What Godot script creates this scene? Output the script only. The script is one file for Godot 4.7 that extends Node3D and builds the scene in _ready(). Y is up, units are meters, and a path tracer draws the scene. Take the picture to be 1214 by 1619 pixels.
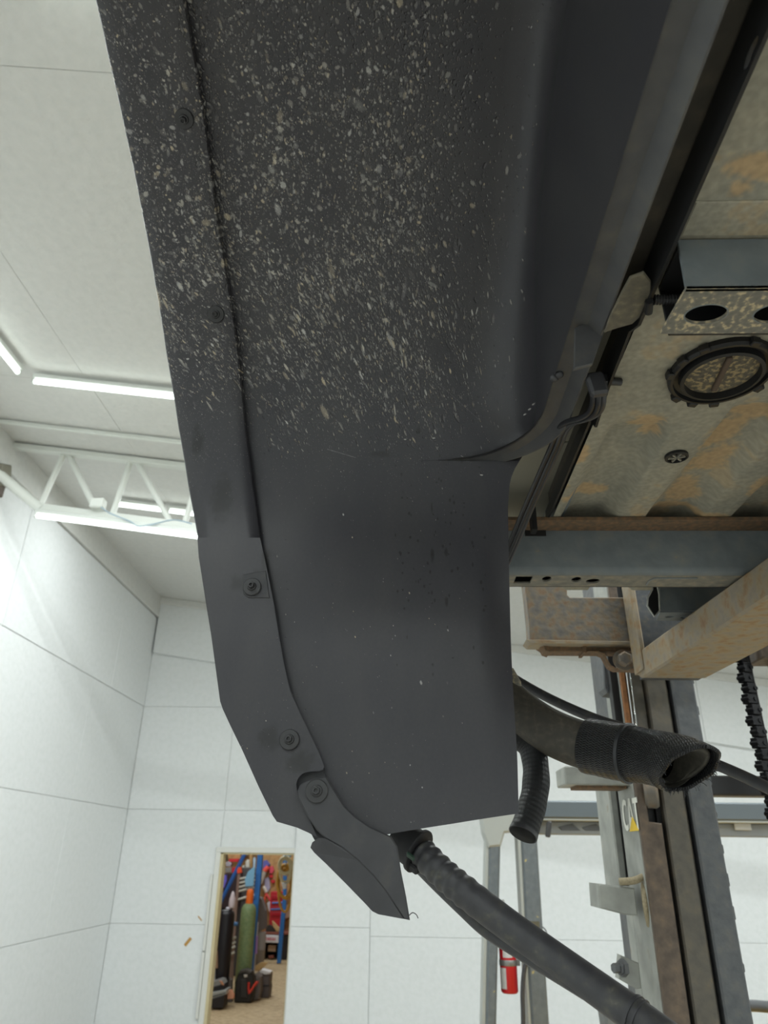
extends Node3D
# A workshop seen from inside the wheel arch of a pickup bed that hangs on a forklift.
# World: x right, y up, the camera looks towards -z; "d" below is distance in front of the camera (-z).
const FOCAL := 1121.0            # the lens in pixels of the 1214 x 1619 frame
const MID := Vector2(607.0, 809.5)
const FLOOR_H := 2.55            # underside of the lifted pickup bed's floor
const ARCH_D := 0.40             # centre and radius of the wheel arch in the (d, y) plane
const ARCH_Y := 2.44
const ARCH_R := 0.46
const ARCH_FOOT := 2.06
const SPAN_X := 0.62             # width and length of the sheet that carries the mud print
const SPAN_S := 1.25
var eye := Vector3(0, 2.05, 0)
var right: Vector3
var upward: Vector3
var ahead: Vector3
var taken := {}
var mats := {}


# ---------- measuring: the ray through a point of the photograph, met with a plane of the place ----------
func ray(x: float, y: float) -> Vector3:
	return right * (x - MID.x) - upward * (y - MID.y) + ahead * FOCAL

func pd(x: float, y: float, d: float) -> Vector3:
	var r := ray(x, y)
	return eye + r * (d / -r.z)

func ph(x: float, y: float, h: float) -> Vector3:
	var r := ray(x, y)
	return eye + r * ((h - eye.y) / r.y)

func pw(x: float, y: float, at_x: float) -> Vector3:
	var r := ray(x, y)
	return eye + r * ((at_x - eye.x) / r.x)

func v(x: float, y: float, d: float) -> Vector3:
	return Vector3(x, y, -d)

func roof(x: float) -> float:
	return 5.38 - 0.135 * (x + 3.55)

func proof(x: float, y: float, below := 0.0) -> Vector3:    # the ray met with the sloping ceiling
	var r := ray(x, y)
	return eye + r * ((5.38 - 0.135 * 3.55 - below - eye.y) / (r.y + 0.135 * r.x))

func arch(s: float, off: float) -> Vector2:                  # (d, y) on the wheel arch, s along it from the foot
	var s0 := ARCH_Y - ARCH_FOOT
	var s1 := s0 + ARCH_R * PI / 2
	if s < s0:
		return Vector2(ARCH_D + ARCH_R + off, ARCH_FOOT + s)
	if s < s1:
		var a := (s - s0) / ARCH_R
		return Vector2(ARCH_D + (ARCH_R + off) * cos(a), ARCH_Y + (ARCH_R + off) * sin(a))
	return Vector2(ARCH_D - (s - s1), ARCH_Y + ARCH_R + off)

func arch_normal(s: float) -> Vector3:                       # towards the wheel
	var a := clampf((s - (ARCH_Y - ARCH_FOOT)) / ARCH_R, 0.0, PI / 2)
	return Vector3(0, -sin(a), cos(a))

func arch_at(x: float, y: float, off := 0.0) -> Vector2:     # (s, x) where the ray meets the arch
	var r := ray(x, y)
	var lo := -0.3
	var hi := 1.7
	for i in 40:
		var m := (lo + hi) / 2
		var q := arch(m, off)
		if (q.y - eye.y) * -r.z - q.x * r.y > 0.0:
			hi = m
		else:
			lo = m
	return Vector2(lo, eye.x + r.x * (arch(lo, off).x / -r.z))

func along(list: Array, t: float) -> float:                  # list of Vector2(t, value), rising t
	if t <= list[0].x:
		return list[0].y
	for i in range(1, list.size()):
		if t <= list[i].x:
			return lerpf(list[i - 1].y, list[i].y, (t - list[i - 1].x) / maxf(list[i].x - list[i - 1].x, 1e-6))
	return list[-1].y

func sheet_uv(x: float, s: float) -> Vector2:
	return Vector2((x + 0.36) / SPAN_X, s / SPAN_S)


# ---------- mesh building ----------
class Shape:
	var st := SurfaceTool.new()

	func _init() -> void:
		st.begin(Mesh.PRIMITIVE_TRIANGLES)

	func vert(p: Vector3, g: int, uv: Vector2) -> void:
		st.set_smooth_group(g)
		st.set_uv(uv)
		st.add_vertex(p)

	func tri(a: Vector3, b: Vector3, c: Vector3, g := -1, ua := Vector2(), ub := Vector2(), uc := Vector2()) -> void:
		if (b - a).cross(c - a).length_squared() < 1e-18:
			return
		vert(a, g, ua)
		vert(b, g, ub)
		vert(c, g, uc)

	func tri_to(a: Vector3, b: Vector3, c: Vector3, out: Vector3, g := -1, ua := Vector2(), ub := Vector2(), uc := Vector2()) -> void:
		if (b - a).cross(c - a).dot(out) > 0.0:
			tri(a, c, b, g, ua, uc, ub)
		else:
			tri(a, b, c, g, ua, ub, uc)

	func quad(a: Vector3, b: Vector3, c: Vector3, d: Vector3, g := -1, ua := Vector2(), ub := Vector2(), uc := Vector2(), ud := Vector2()) -> void:
		tri(a, b, c, g, ua, ub, uc)
		tri(a, c, d, g, ua, uc, ud)

	func quad_to(a: Vector3, b: Vector3, c: Vector3, d: Vector3, out: Vector3, g := -1) -> void:
		tri_to(a, b, c, out, g)
		tri_to(a, c, d, out, g)

	func box(xf: Transform3D, size: Vector3, bev := 0.0) -> void:   # a chamfered box about its centre
		var h := size / 2
		bev = minf(bev, minf(h.x, minf(h.y, h.z)) * 0.9)
		var p := {}
		for sx in [-1, 1]:
			for sy in [-1, 1]:
				for sz in [-1, 1]:
					var s := Vector3(sx, sy, sz)
					for ax in 3:
						var q := (h - Vector3(bev, bev, bev)) * s
						q[ax] = h[ax] * s[ax]
						p[[sx, sy, sz, ax]] = xf * q
		var o := xf.origin
		for ax in 3:
			var b := (ax + 1) % 3
			var c := (ax + 2) % 3
			for s in [-1, 1]:
				var k := []
				for e in [[-1, -1], [1, -1], [1, 1], [-1, 1]]:
					var key := [0, 0, 0, ax]
					key[ax] = s
					key[b] = e[0]
					key[c] = e[1]
					k.append(p[key])
				quad_to(k[0], k[1], k[2], k[3], (k[0] + k[2]) / 2 - o)
			if bev > 0.0:
				for e in [[-1, -1], [1, -1], [1, 1], [-1, 1]]:
					var k := []
					for w in [[-1, b], [1, b], [1, c], [-1, c]]:
						var key := [0, 0, 0, w[1]]
						key[ax] = w[0]
						key[b] = e[0]
						key[c] = e[1]
						k.append(p[key])
					quad_to(k[0], k[1], k[2], k[3], (k[0] + k[2]) / 2 - o)
		if bev > 0.0:
			for sx in [-1, 1]:
				for sy in [-1, 1]:
					for sz in [-1, 1]:
						var a: Vector3 = p[[sx, sy, sz, 0]]
						tri_to(a, p[[sx, sy, sz, 1]], p[[sx, sy, sz, 2]], a - o)

	func cube(lo: Vector3, hi: Vector3, bev := 0.0) -> void:
		box(Transform3D(Basis(), (lo + hi) / 2), (hi - lo).abs(), bev)

	func bar(a: Vector3, b: Vector3, w: float, t: float, bev := 0.002, side := Vector3.RIGHT) -> void:   # a square bar from a to b
		var y := (b - a).normalized()
		var z := side.cross(y)
		if z.length() < 0.01:
			z = Vector3.BACK.cross(y)
		z = z.normalized()
		box(Transform3D(Basis(y.cross(z), y, z), (a + b) / 2), Vector3(w, (b - a).length(), t), bev)

	func tube(pts: Array, radius, seg := 12, caps := true, g := 1, turns := 1.0, per_metre := 1.0) -> void:   # radius: a number or a list beside pts
		var n := pts.size()
		var t0: Vector3 = (pts[1] - pts[0]).normalized()
		var u := t0.cross(Vector3.UP if absf(t0.y) < 0.9 else Vector3.RIGHT).normalized()
		var rings := []
		var run := 0.0
		var runs := []
		for i in n:
			var t: Vector3 = (pts[mini(i + 1, n - 1)] - pts[maxi(i - 1, 0)]).normalized()
			u = (u - t * u.dot(t)).normalized()
			var w := t.cross(u)
			var r: float = radius[i] if radius is Array else radius
			var ring := []
			for k in seg + 1:
				var a := TAU * (k % seg) / seg
				ring.append(pts[i] + (u * cos(a) + w * sin(a)) * r)
			rings.append(ring)
			if i:
				run += (pts[i] - pts[i - 1]).length()
			runs.append(run * per_metre)
		skin(rings, runs, turns, g)
		if caps:
			for k in seg:
				tri_to(pts[0], rings[0][k], rings[0][k + 1], pts[0] - pts[1])
				tri_to(pts[-1], rings[-1][k], rings[-1][k + 1], pts[-1] - pts[-2])

	func skin(rings: Array, runs: Array, turns: float, g := 1) -> void:
		for i in rings.size() - 1:
			var seg: int = rings[i].size() - 1
			for k in seg:
				var u0 := turns * k / seg
				var u1 := turns * (k + 1) / seg
				quad(rings[i][k], rings[i][k + 1], rings[i + 1][k + 1], rings[i + 1][k], g, Vector2(u0, runs[i]), Vector2(u1, runs[i]), Vector2(u1, runs[i + 1]), Vector2(u0, runs[i + 1]))

	func lathe(profile: Array, xf: Transform3D, seg := 24, g := 1, sharp := false) -> void:   # profile: Vector2(radius, height) upwards
		for i in profile.size() - 1:
			var a: Vector2 = profile[i]
			var b: Vector2 = profile[i + 1]
			for k in seg:
				var p := []
				for q in [[a, k], [a, k + 1], [b, k + 1], [b, k]]:
					var t: float = TAU * (q[1] % seg) / seg
					p.append(xf * Vector3(q[0].x * cos(t), q[0].y, q[0].x * sin(t)))
				quad(p[0], p[1], p[2], p[3], g + i if sharp else g, Vector2(float(k) / seg, a.y), Vector2(float(k + 1) / seg, a.y), Vector2(float(k + 1) / seg, b.y), Vector2(float(k) / seg, b.y))

	func prism(poly: PackedVector2Array, xf: Transform3D, depth: float, bev := 0.0, back = null, uv = null, sharp := []) -> void:   # face at local z = 0 looking along +z
		if not Geometry2D.is_polygon_clockwise(poly):
			poly.reverse()
		var n := poly.size()
		var face := PackedVector2Array()
		for i in n:
			var a := (poly[i] - poly[(i + n - 1) % n]).normalized()
			var b := (poly[(i + 1) % n] - poly[i]).normalized()
			var inward := (a.orthogonal() + b.orthogonal())
			inward = inward.normalized() / maxf(0.35, sqrt((1.0 + a.dot(b)) / 2.0))
			face.append(poly[i] - inward * bev if bev > 0.0 and not (poly[i] in sharp) else poly[i])
		if bev > 0.0 and not Geometry2D.is_point_in_polygon(face[0].lerp(poly[0], 0.5), poly):
			for i in n:
				face[i] = poly[i] * 2.0 - face[i]
		var put := func(q: Vector2, z: float) -> Vector3: return xf * Vector3(q.x, q.y, z - (back.call(q) if back != null else 0.0))
		var look := func(q: Vector2) -> Vector2: return uv.call(q) if uv != null else q
		var index := Geometry2D.triangulate_polygon(face)
		var front := xf.basis.z
		for i in range(0, index.size(), 3):
			var a := face[index[i]]
			var b := face[index[i + 1]]
			var c := face[index[i + 2]]
			tri_to(put.call(a, 0.0), put.call(b, 0.0), put.call(c, 0.0), front, -1, look.call(a), look.call(b), look.call(c))
			a = poly[index[i]]
			b = poly[index[i + 1]]
			c = poly[index[i + 2]]
			tri_to(put.call(a, -depth), put.call(b, -depth), put.call(c, -depth), -front, -1, look.call(a), look.call(b), look.call(c))
		for i in n:
			var j := (i + 1) % n
			var e := poly[j] - poly[i]
			var out := xf.basis * Vector3(-e.y, e.x, 0)
			if bev > 0.0:
				var lean := out.normalized() + front
				tri_to(put.call(face[i], 0.0), put.call(face[j], 0.0), put.call(poly[j], -bev), lean, -1, look.call(face[i]), look.call(face[j]), look.call(poly[j]))
				tri_to(put.call(face[i], 0.0), put.call(poly[j], -bev), put.call(poly[i], -bev), lean, -1, look.call(face[i]), look.call(poly[j]), look.call(poly[i]))
			tri_to(put.call(poly[i], -bev), put.call(poly[j], -bev), put.call(poly[j], -depth), out, -1, look.call(poly[i]), look.call(poly[j]), look.call(poly[j]))
			tri_to(put.call(poly[i], -bev), put.call(poly[j], -depth), put.call(poly[i], -depth), out, -1, look.call(poly[i]), look.call(poly[j]), look.call(poly[i]))

	func sheet(rows: Array, uvs: Array, g := 1, flip := false) -> void:   # rows of points, one uv each
		for i in rows.size() - 1:
			for k in rows[i].size() - 1:
				if flip:
					quad(rows[i][k], rows[i + 1][k], rows[i + 1][k + 1], rows[i][k + 1], g, uvs[i][k], uvs[i + 1][k], uvs[i + 1][k + 1], uvs[i][k + 1])
				else:
					quad(rows[i][k], rows[i][k + 1], rows[i + 1][k + 1], rows[i + 1][k], g, uvs[i][k], uvs[i][k + 1], uvs[i + 1][k + 1], uvs[i + 1][k])

	func done() -> ArrayMesh:
		st.generate_normals()
		st.index()
		return st.commit()


# ---------- naming, labels and parents ----------
func numbered(called: String, parent: Node) -> String:
	var key := str(parent.get_instance_id()) + called
	taken[key] = taken.get(key, -1) + 1
	return called if taken[key] == 0 else "%s_%03d" % [called, taken[key]]

func obj(called: String, shape, mat: Material, parent: Node = self, label := "") -> MeshInstance3D:
	var o := MeshInstance3D.new()
	o.name = numbered(called, parent)
	o.mesh = shape.done() if shape is Shape else shape
	o.material_override = mat
	parent.add_child(o, true)
	if label:
		o.set_meta("label", label)
	return o

func tag(o: Node3D, label: String, category: String, group := "") -> Node3D:
	o.set_meta("label", label)
	o.set_meta("category", category)
	if group:
		o.set_meta("group", group)
	return o

func thing(called: String, label: String, category: String, at := Vector3.ZERO, group := "") -> Node3D:
	var o := Node3D.new()
	o.name = numbered(called, self)
	add_child(o, true)
	o.position = at
	return tag(o, label, category, group)

func struct(called: String, shape, mat: Material) -> MeshInstance3D:
	var o := obj(called, shape, mat)
	o.set_meta("kind", "structure")
	return o

func turned(y: Vector3, at: Vector3) -> Transform3D:             # local y along the given direction
	y = y.normalized()
	var x := y.cross(Vector3.RIGHT if absf(y.x) < 0.9 else Vector3.BACK).normalized()
	return Transform3D(Basis(x, y, x.cross(y)), at)

func lay(points: Array, d: float) -> PackedVector2Array:         # photograph points met with the plane at distance d
	var out := PackedVector2Array()
	for p in points:
		var q := pd(p[0], p[1], d)
		out.append(Vector2(q.x, q.y))
	return out

func facing(d: float) -> Transform3D:
	return Transform3D(Basis(), Vector3(0, 0, -d))

func curve(points: Array, n: int) -> Array:                      # a smooth line through points
	var out := []
	for i in points.size() - 1:
		var a: Vector3 = points[maxi(i - 1, 0)]
		var d: Vector3 = points[mini(i + 2, points.size() - 1)]
		for k in n:
			out.append(points[i].cubic_interpolate(points[i + 1], a, d, float(k) / n))
	out.append(points[-1])
	return out


# ---------- materials ----------
func noise(seed_: int, freq: float, oct := 5, kind := FastNoiseLite.TYPE_SIMPLEX_SMOOTH) -> FastNoiseLite:
	var f := FastNoiseLite.new()
	f.seed = seed_
	f.frequency = freq
	f.noise_type = kind
	f.fractal_octaves = oct
	return f

func noise_tex(seed_: int, freq: float, stops: Array, size := 512, oct := 5) -> NoiseTexture2D:
	var t := NoiseTexture2D.new()
	t.width = size
	t.height = size
	t.seamless = true
	t.noise = noise(seed_, freq, oct)
	if stops:
		var g := Gradient.new()
		g.offsets = PackedFloat32Array(stops.map(func(s): return s[0]))
		g.colors = PackedColorArray(stops.map(func(s): return Color(s[1])))
		t.color_ramp = g
	return t

func plain(hex: String, rough := 0.6, metal := 0.0) -> StandardMaterial3D:
	var key := "%s %s %s" % [hex, rough, metal]
	if not mats.has(key):
		var m := StandardMaterial3D.new()
		m.albedo_color = Color(hex)
		m.roughness = rough
		m.metallic = metal
		mats[key] = m
	return mats[key]

func grainy(stops: Array, seed_: int, freq: float, scale_: float, rough := 0.6, metal := 0.0, bump := 0.0, oct := 5) -> StandardMaterial3D:
	var m := StandardMaterial3D.new()
	m.albedo_texture = noise_tex(seed_, freq, stops, 512, oct)
	m.uv1_triplanar = true
	m.uv1_world_triplanar = true
	m.uv1_scale = Vector3.ONE * scale_
	m.roughness = rough
	m.metallic = metal
	if bump > 0.0:
		m.heightmap_enabled = true
		m.heightmap_texture = relief
		m.heightmap_scale = bump
	return m

func glow(hex: String, energy: float) -> StandardMaterial3D:
	var m := StandardMaterial3D.new()
	m.albedo_color = Color(hex)
	m.emission_enabled = true
	m.emission = Color(hex)
	m.emission_energy_multiplier = energy
	return m

var relief: NoiseTexture2D


func mud_print() -> Array:                                        # the dried mud thrown on the arch: colour and relief, in (x, s) of the sheet
	var w := 1280
	var h := 2048
	var rng := RandomNumberGenerator.new()
	rng.seed = 41
	var rgb := PackedByteArray()
	rgb.resize(w * h * 3)
	var up := PackedByteArray()
	up.resize(w * h)
	up.fill(90)
	var film := noise(7, 0.006, 4)
	var fine := noise(8, 0.09, 3)
	for y in h:
		var s := float(y) / h * SPAN_S
		var dusty := smoothstep(0.45, 0.75, s)
		for x in w:
			var f := film.get_noise_2d(x, y * 0.5) * 0.5 + fine.get_noise_2d(x, y) * 0.22
			var k := clampf(f * 0.5 + 0.08 * dusty, -0.2, 0.6)
			var i := (y * w + x) * 3
			rgb[i] = int(clampf(56.0 + k * 26.0, 0, 255))
			rgb[i + 1] = int(clampf(55.0 + k * 25.0, 0, 255))
			rgb[i + 2] = int(clampf(59.0 + k * 18.0, 0, 255))
	var stain := func(x: float, s: float, rx: float, rs: float, tone: float, share: float) -> void:   # a soft dark or pale mark
		var ux := (x + 0.36) / SPAN_X * w
		var us := s / SPAN_S * h
		var ax := rx / SPAN_X * w
		var as_ := rs / SPAN_S * h
		for yy in range(maxi(0, int(us - as_)), mini(h - 1, int(us + as_))):
			for xx in range(maxi(0, int(ux - ax)), mini(w - 1, int(ux + ax))):
				var q := 1.0 - Vector2((xx - ux) / ax, (yy - us) / as_).length() + fine.get_noise_2d(xx * 0.4, yy * 0.4) * 0.3
				if q > 0.0:
					var t := smoothstep(0.0, 0.75, q) * share
					var i := (yy * w + xx) * 3
					for c in 3:
						rgb[i + c] = int(lerpf(rgb[i + c], tone, t))
	# damp, oily marks round the fixings and along the lower flare
	for m in [[378, 922, 0.016, 0.014], [407, 915, 0.010, 0.016], [418, 880, 0.006, 0.024], [425, 1168, 0.016, 0.020], [473, 1205, 0.022, 0.016], [350, 790, 0.020, 0.045], [312, 700, 0.012, 0.03], [600, 712, 0.02, 0.006]]:
		var q := arch_at(m[0], m[1])
		stain.call(q.y, q.x, m[2], m[3], 34.0, 0.75)
	for m in [[684, 870, 0.003, 0.014], [707, 945, 0.003, 0.009], [683, 795, 0.002, 0.010], [706, 865, 0.003, 0.008], [662, 676, 0.004, 0.006]]:
		var q := arch_at(m[0], m[1])
		stain.call(q.y, q.x, m[2], m[3], 30.0, 0.8)
	for i in 90:
		var q := arch_at(rng.randf_range(620, 770), rng.randfn(850, 110))
		stain.call(q.y, q.x, rng.randf_range(0.0010, 0.0025), rng.randf_range(0.0012, 0.004), 26.0, 0.75)
	var tones := [Color8(198, 192, 178), Color8(178, 173, 162), Color8(156, 154, 147), Color8(204, 188, 158), Color8(140, 139, 135), Color8(200, 198, 192)]
	var dab := func(x: float, s: float, long: float, wide: float, lean: float, tone: Color, share: float, high: float) -> void:
		var ux := (x + 0.36) / SPAN_X * w
		var us := s / SPAN_S * h
		var a := maxf(long / SPAN_S * h, 0.7)
		var b := maxf(wide / SPAN_S * h, 0.55)
		var reach := int(a) + 2
		var dirx := sin(lean)
		var diry := -cos(lean)
		for yy in range(maxi(1, int(us) - reach), mini(h - 2, int(us) + reach + 1)):
			for xx in range(maxi(1, int(ux) - reach), mini(w - 2, int(ux) + reach + 1)):
				var dx := xx - ux
				var dy := yy - us
				var p := (dx * dirx + dy * diry) / a
				var q := (dx * diry - dy * dirx) / b
				var k := p * p + q * q + fine.get_noise_2d(xx * 3.0, yy * 3.0) * 0.5
				if k < 1.0:
					var t := clampf((1.0 - k) * 1.7, 0.0, 1.0) * share
					var i := (yy * w + xx) * 3
					rgb[i] = int(lerpf(rgb[i], tone.r8, t))
					rgb[i + 1] = int(lerpf(rgb[i + 1], tone.g8, t))
					rgb[i + 2] = int(lerpf(rgb[i + 2], tone.b8, t))
					var u := yy * w + xx
					up[u] = maxi(up[u], int(90 + high * clampf((1.0 - k) * 1.6, 0.0, 1.0)))
	var clumps := noise(19, 9.0, 3)
	var count := 0
	for i in 95000:
		var s := rng.randf_range(0.02, 1.22)
		var x := rng.randf_range(-0.355, 0.17)
		var most := smoothstep(0.44, 0.66, s) * (1.0 - 0.45 * smoothstep(0.90, 1.1, s)) + 0.022
		most *= (1.0 - 0.94 * smoothstep(-0.02, 0.13, x)) * lerpf(0.62, 1.0, smoothstep(-0.33, -0.18, x))
		if x < -0.2 and s < 0.62:
			most *= smoothstep(0.52, 0.62, s) * 0.9 + 0.05
		most *= 0.55 + 0.9 * clampf(clumps.get_noise_2d(x, s) + 0.35, 0.0, 1.0)
		if rng.randf() > most:
			continue
		count += 1
		var low := 1.0 - smoothstep(0.60, 0.86, s)           # lower down the drops struck at a slant and are drawn out
		var lean := lerpf(0.85, 0.30, smoothstep(-0.3, 0.12, x)) + rng.randfn(0.0, 0.16)
		var size := 0.00052 * exp(rng.randfn(0.0, 0.6)) * lerpf(1.5, 0.9, low)
		var long := size * lerpf(1.2 + absf(rng.randfn(0.0, 0.35)), 2.0 + absf(rng.randfn(0.0, 1.7)), low)
		if s < 0.50:
			size *= 0.8
			long = size * 1.5
		lean = lerpf(lean + rng.randfn(0.0, 0.7), lean, low)
		dab.call(x, s, long, size, lean, tones[rng.randi() % 6], (0.12 + 0.88 * pow(rng.randf(), 1.35)) * lerpf(0.8, 1.0, low), rng.randf_range(40, 140))
	for i in 26000:                                           # a finer spray over all of it
		var s := rng.randf_range(0.40, 1.1)
		var x := rng.randf_range(-0.35, 0.16)
		if rng.randf() < smoothstep(0.40, 0.58, s) * (1.0 - 0.5 * smoothstep(0.75, 1.0, s)) * (1.0 - 0.9 * smoothstep(0.02, 0.16, x)):
			dab.call(x, s, 0.0008, 0.0004, lerpf(0.85, 0.3, smoothstep(-0.3, 0.12, x)) + rng.randfn(0.0, 0.3), tones[rng.randi() % 6], rng.randf_range(0.1, 0.6), 50)
	for i in 44:                                              # trails of drops that ran on down the sheet
		var x := rng.randf_range(-0.10, 0.11)
		var s := rng.randf_range(0.60, 0.84)
		var slope := lerpf(0.62, 0.30, smoothstep(-0.1, 0.12, x))
		for k in rng.randi_range(6, 22):
			s -= rng.randf_range(0.002, 0.009)
			x += slope * 0.0055 + rng.randfn(0.0, 0.0006)
			if s > 0.5 and x < 0.15:
				dab.call(x, s, rng.randf_range(0.0008, 0.0026), rng.randf_range(0.0005, 0.0009), 0.45, tones[rng.randi() % 6], rng.randf_range(0.35, 0.95), 110)
	for i in 330:                                             # the larger, thicker clots near the crown of the arch
		var s := rng.randf_range(0.60, 1.22)
		var x := rng.randf_range(-0.34, 0.02)
		var size := rng.randf_range(0.0014, 0.0030)
		dab.call(x, s, size * rng.randf_range(1.1, 2.2), size, rng.randf_range(-0.6, 1.2), tones[rng.randi() % 6], rng.randf_range(0.2, 0.6), 165)
	for m in [[515, 705, 560, 718], [590, 600, 655, 690], [690, 600, 760, 660], [730, 715, 742, 722]]:   # pale scratches
		for k in 60:
			var q := arch_at(lerpf(m[0], m[2], k / 59.0), lerpf(m[1], m[3], k / 59.0))
			dab.call(q.y, q.x, 0.0006, 0.00045, 0.8, tones[5], 0.5, 20)
	for m in [[432, 584], [686, 688], [640, 690], [763, 745], [297, 568], [275, 650], [845, 655], [838, 660], [850, 650]]:
		var q := arch_at(m[0], m[1])
		dab.call(q.y, q.x, 0.0032, 0.0013, 1.57, tones[5], 0.9, 120)
	var pic := Image.create_from_data(w, h, false, Image.FORMAT_RGB8, rgb)
	var hi := Image.create_from_data(w, h, false, Image.FORMAT_L8, up)
	return [ImageTexture.create_from_image(pic), ImageTexture.create_from_image(hi)]


func floor_print() -> ImageTexture:                               # dust and mud patches on the underside of the bed floor, in (x, d)
	var n := 768
	var rgb := PackedByteArray()
	rgb.resize(n * n * 3)
	var big := noise(3, 0.010, 4)
	var mid := noise(4, 0.035, 4)
	var fine := noise(5, 0.16, 3)
	var spots := []
	for m in [[1022, 672, 0.024, 0.026], [1030, 695, 0.014, 0.02], [1190, 262, 0.024, 0.016], [1168, 296, 0.013, 0.014], [1150, 700, 0.036, 0.06], [1125, 745, 0.030, 0.05], [1085, 790, 0.03, 0.05], [1195, 665, 0.04, 0.03], [880, 770, 0.03, 0.012], [925, 790, 0.05, 0.02], [1085, 815, 0.10, 0.012], [1214, 770, 0.03, 0.04], [910, 720, 0.02, 0.03]]:
		var q := ph(m[0], m[1], FLOOR_H)
		spots.append([q.x, -q.z, m[2], m[3]])
	for y in n:
		for x in n:
			var wx := float(x) / n * 1.3 - 0.1
			var wd := float(y) / n * 1.3 - 0.1
			var a := big.get_noise_2d(x, y)
			var b := mid.get_noise_2d(x, y)
			var c := fine.get_noise_2d(x, y)
			var dust := clampf(0.55 + a * 0.5 + b * 0.3 + c * 0.12, 0.0, 1.0)
			var tan_ := clampf((a + b * 0.6 - 0.40) * 2.2, 0.0, 0.35)
			for s in spots:
				var q := 1.0 - Vector2((wx - s[0]) / s[2], (wd - s[1]) / s[3]).length() + b * 0.55 + c * 0.25
				tan_ = maxf(tan_, clampf(q * 2.6, 0.0, 1.0) * 0.85)
			var col := Color8(132, 131, 120).lerp(Color8(160, 153, 134), dust).lerp(Color8(178, 150, 112), tan_)
			var k := 1.0 + c * 0.09
			var i := (y * n + x) * 3
			rgb[i] = int(clampf(col.r8 * k, 0, 255))
			rgb[i + 1] = int(clampf(col.g8 * k, 0, 255))
			rgb[i + 2] = int(clampf(col.b8 * k, 0, 255))
	return ImageTexture.create_from_image(Image.create_from_data(n, n, false, Image.FORMAT_RGB8, rgb))


func weave_print() -> ImageTexture:                               # relief of a braided sleeve
	var n := 64
	var im := Image.create(n, n, false, Image.FORMAT_L8)
	for y in n:
		for x in n:
			var a := absf(sin(PI * (x + y) * 4.0 / n))
			var b := absf(sin(PI * (x - y) * 4.0 / n))
			var over := (int(floorf((x + y) * 4.0 / n)) + int(floorf((x - y + n) * 4.0 / n))) % 2 == 0
			var k := a if over else b
			im.set_pixel(x, y, Color(k, k, k))
	return ImageTexture.create_from_image(im)


var lit := 0
func lamp(a: Vector3, b: Vector3, label: String, energy := 1.0, group := "") -> Node3D:   # a batten with one bare tube from a to b, hung under a surface
	var t := thing("tube_light", label, "tube light", (a + b) / 2, group)
	var len_ := (b - a).length()
	var x := (b - a).normalized()
	var z := x.cross(Vector3.UP).normalized()
	var y := z.cross(x)
	t.basis = Basis(x, y, z)
	var s := Shape.new()
	s.box(Transform3D(Basis(), Vector3(0, 0.032, 0)), Vector3(len_, 0.035, 0.05), 0.006)
	obj("housing", s, mats.fitting, t)
	for e in [-1, 1]:
		s = Shape.new()
		s.box(Transform3D(Basis(), Vector3(e * (len_ / 2 - 0.012), -0.005, 0)), Vector3(0.02, 0.05, 0.034), 0.004)
		obj("end_cap", s, mats.fitting, t)
	s = Shape.new()
	s.tube([Vector3(-len_ / 2 + 0.02, -0.012, 0), Vector3(len_ / 2 - 0.02, -0.012, 0)], 0.016, 10)
	obj("tube", s, mats.tube, t)
	var l := AreaLight3D.new()
	l.name = "tube_glow_%02d" % lit
	lit += 1
	l.area_size = Vector2(len_ - 0.06, 0.03)
	l.light_energy = energy * LAMP_ENERGY
	l.light_color = Color(0.975, 1.0, 1.0)
	l.area_range = 30.0
	l.area_attenuation = 2.0
	l.shadow_enabled = true
	add_child(l)
	l.global_transform = Transform3D(Basis(x, -z, y), t.position - y * 0.030)
	return t

const LAMP_ENERGY := 3.9

func _ready() -> void:
	# ---- camera: a phone lens of 24 mm, tilted up by about 26 degrees ----
	var zc := Vector3(34, -544.5, FOCAL).normalized()
	var yc := Vector3(33, 2309, FOCAL)
	yc = (yc - zc * yc.dot(zc)).normalized()
	var xc := yc.cross(zc)
	right = Vector3(xc.x, yc.x, -zc.x)
	upward = Vector3(xc.y, yc.y, -zc.y)
	ahead = Vector3(xc.z, yc.z, -zc.z)
	var cam := Camera3D.new()
	cam.name = "camera"
	cam.keep_aspect = Camera3D.KEEP_HEIGHT
	cam.fov = rad_to_deg(2.0 * atan(809.5 / FOCAL))
	var lens := CameraAttributesPhysical.new()
	lens.frustum_focal_length = 12.0 / (809.5 / FOCAL)
	lens.frustum_focus_distance = 0.88
	lens.frustum_near = 0.02
	lens.frustum_far = 100.0
	lens.exposure_aperture = 6.0
	cam.attributes = lens
	add_child(cam)
	cam.global_transform = Transform3D(Basis(right, upward, -ahead), eye)
	cam.current = true
	# ---- environment: a closed room, lit by its tubes alone ----
	var env := Environment.new()
	env.background_mode = Environment.BG_COLOR
	env.background_color = Color(0.5, 0.5, 0.5)
	env.tonemap_mode = Environment.TONE_MAPPER_LINEAR
	env.tonemap_exposure = 1.0
	env.sdfgi_enabled = true
	env.ssao_enabled = true
	env.ssil_enabled = true
	var we := WorldEnvironment.new()
	we.name = "environment"
	we.environment = env
	add_child(we)

	make_materials()
	build_room()
	build_lamps()
	build_storeroom_shell()
	build_bed()
	build_forklift()
	build_hoses()
	build_roof_steel()
	build_storeroom()


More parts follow.
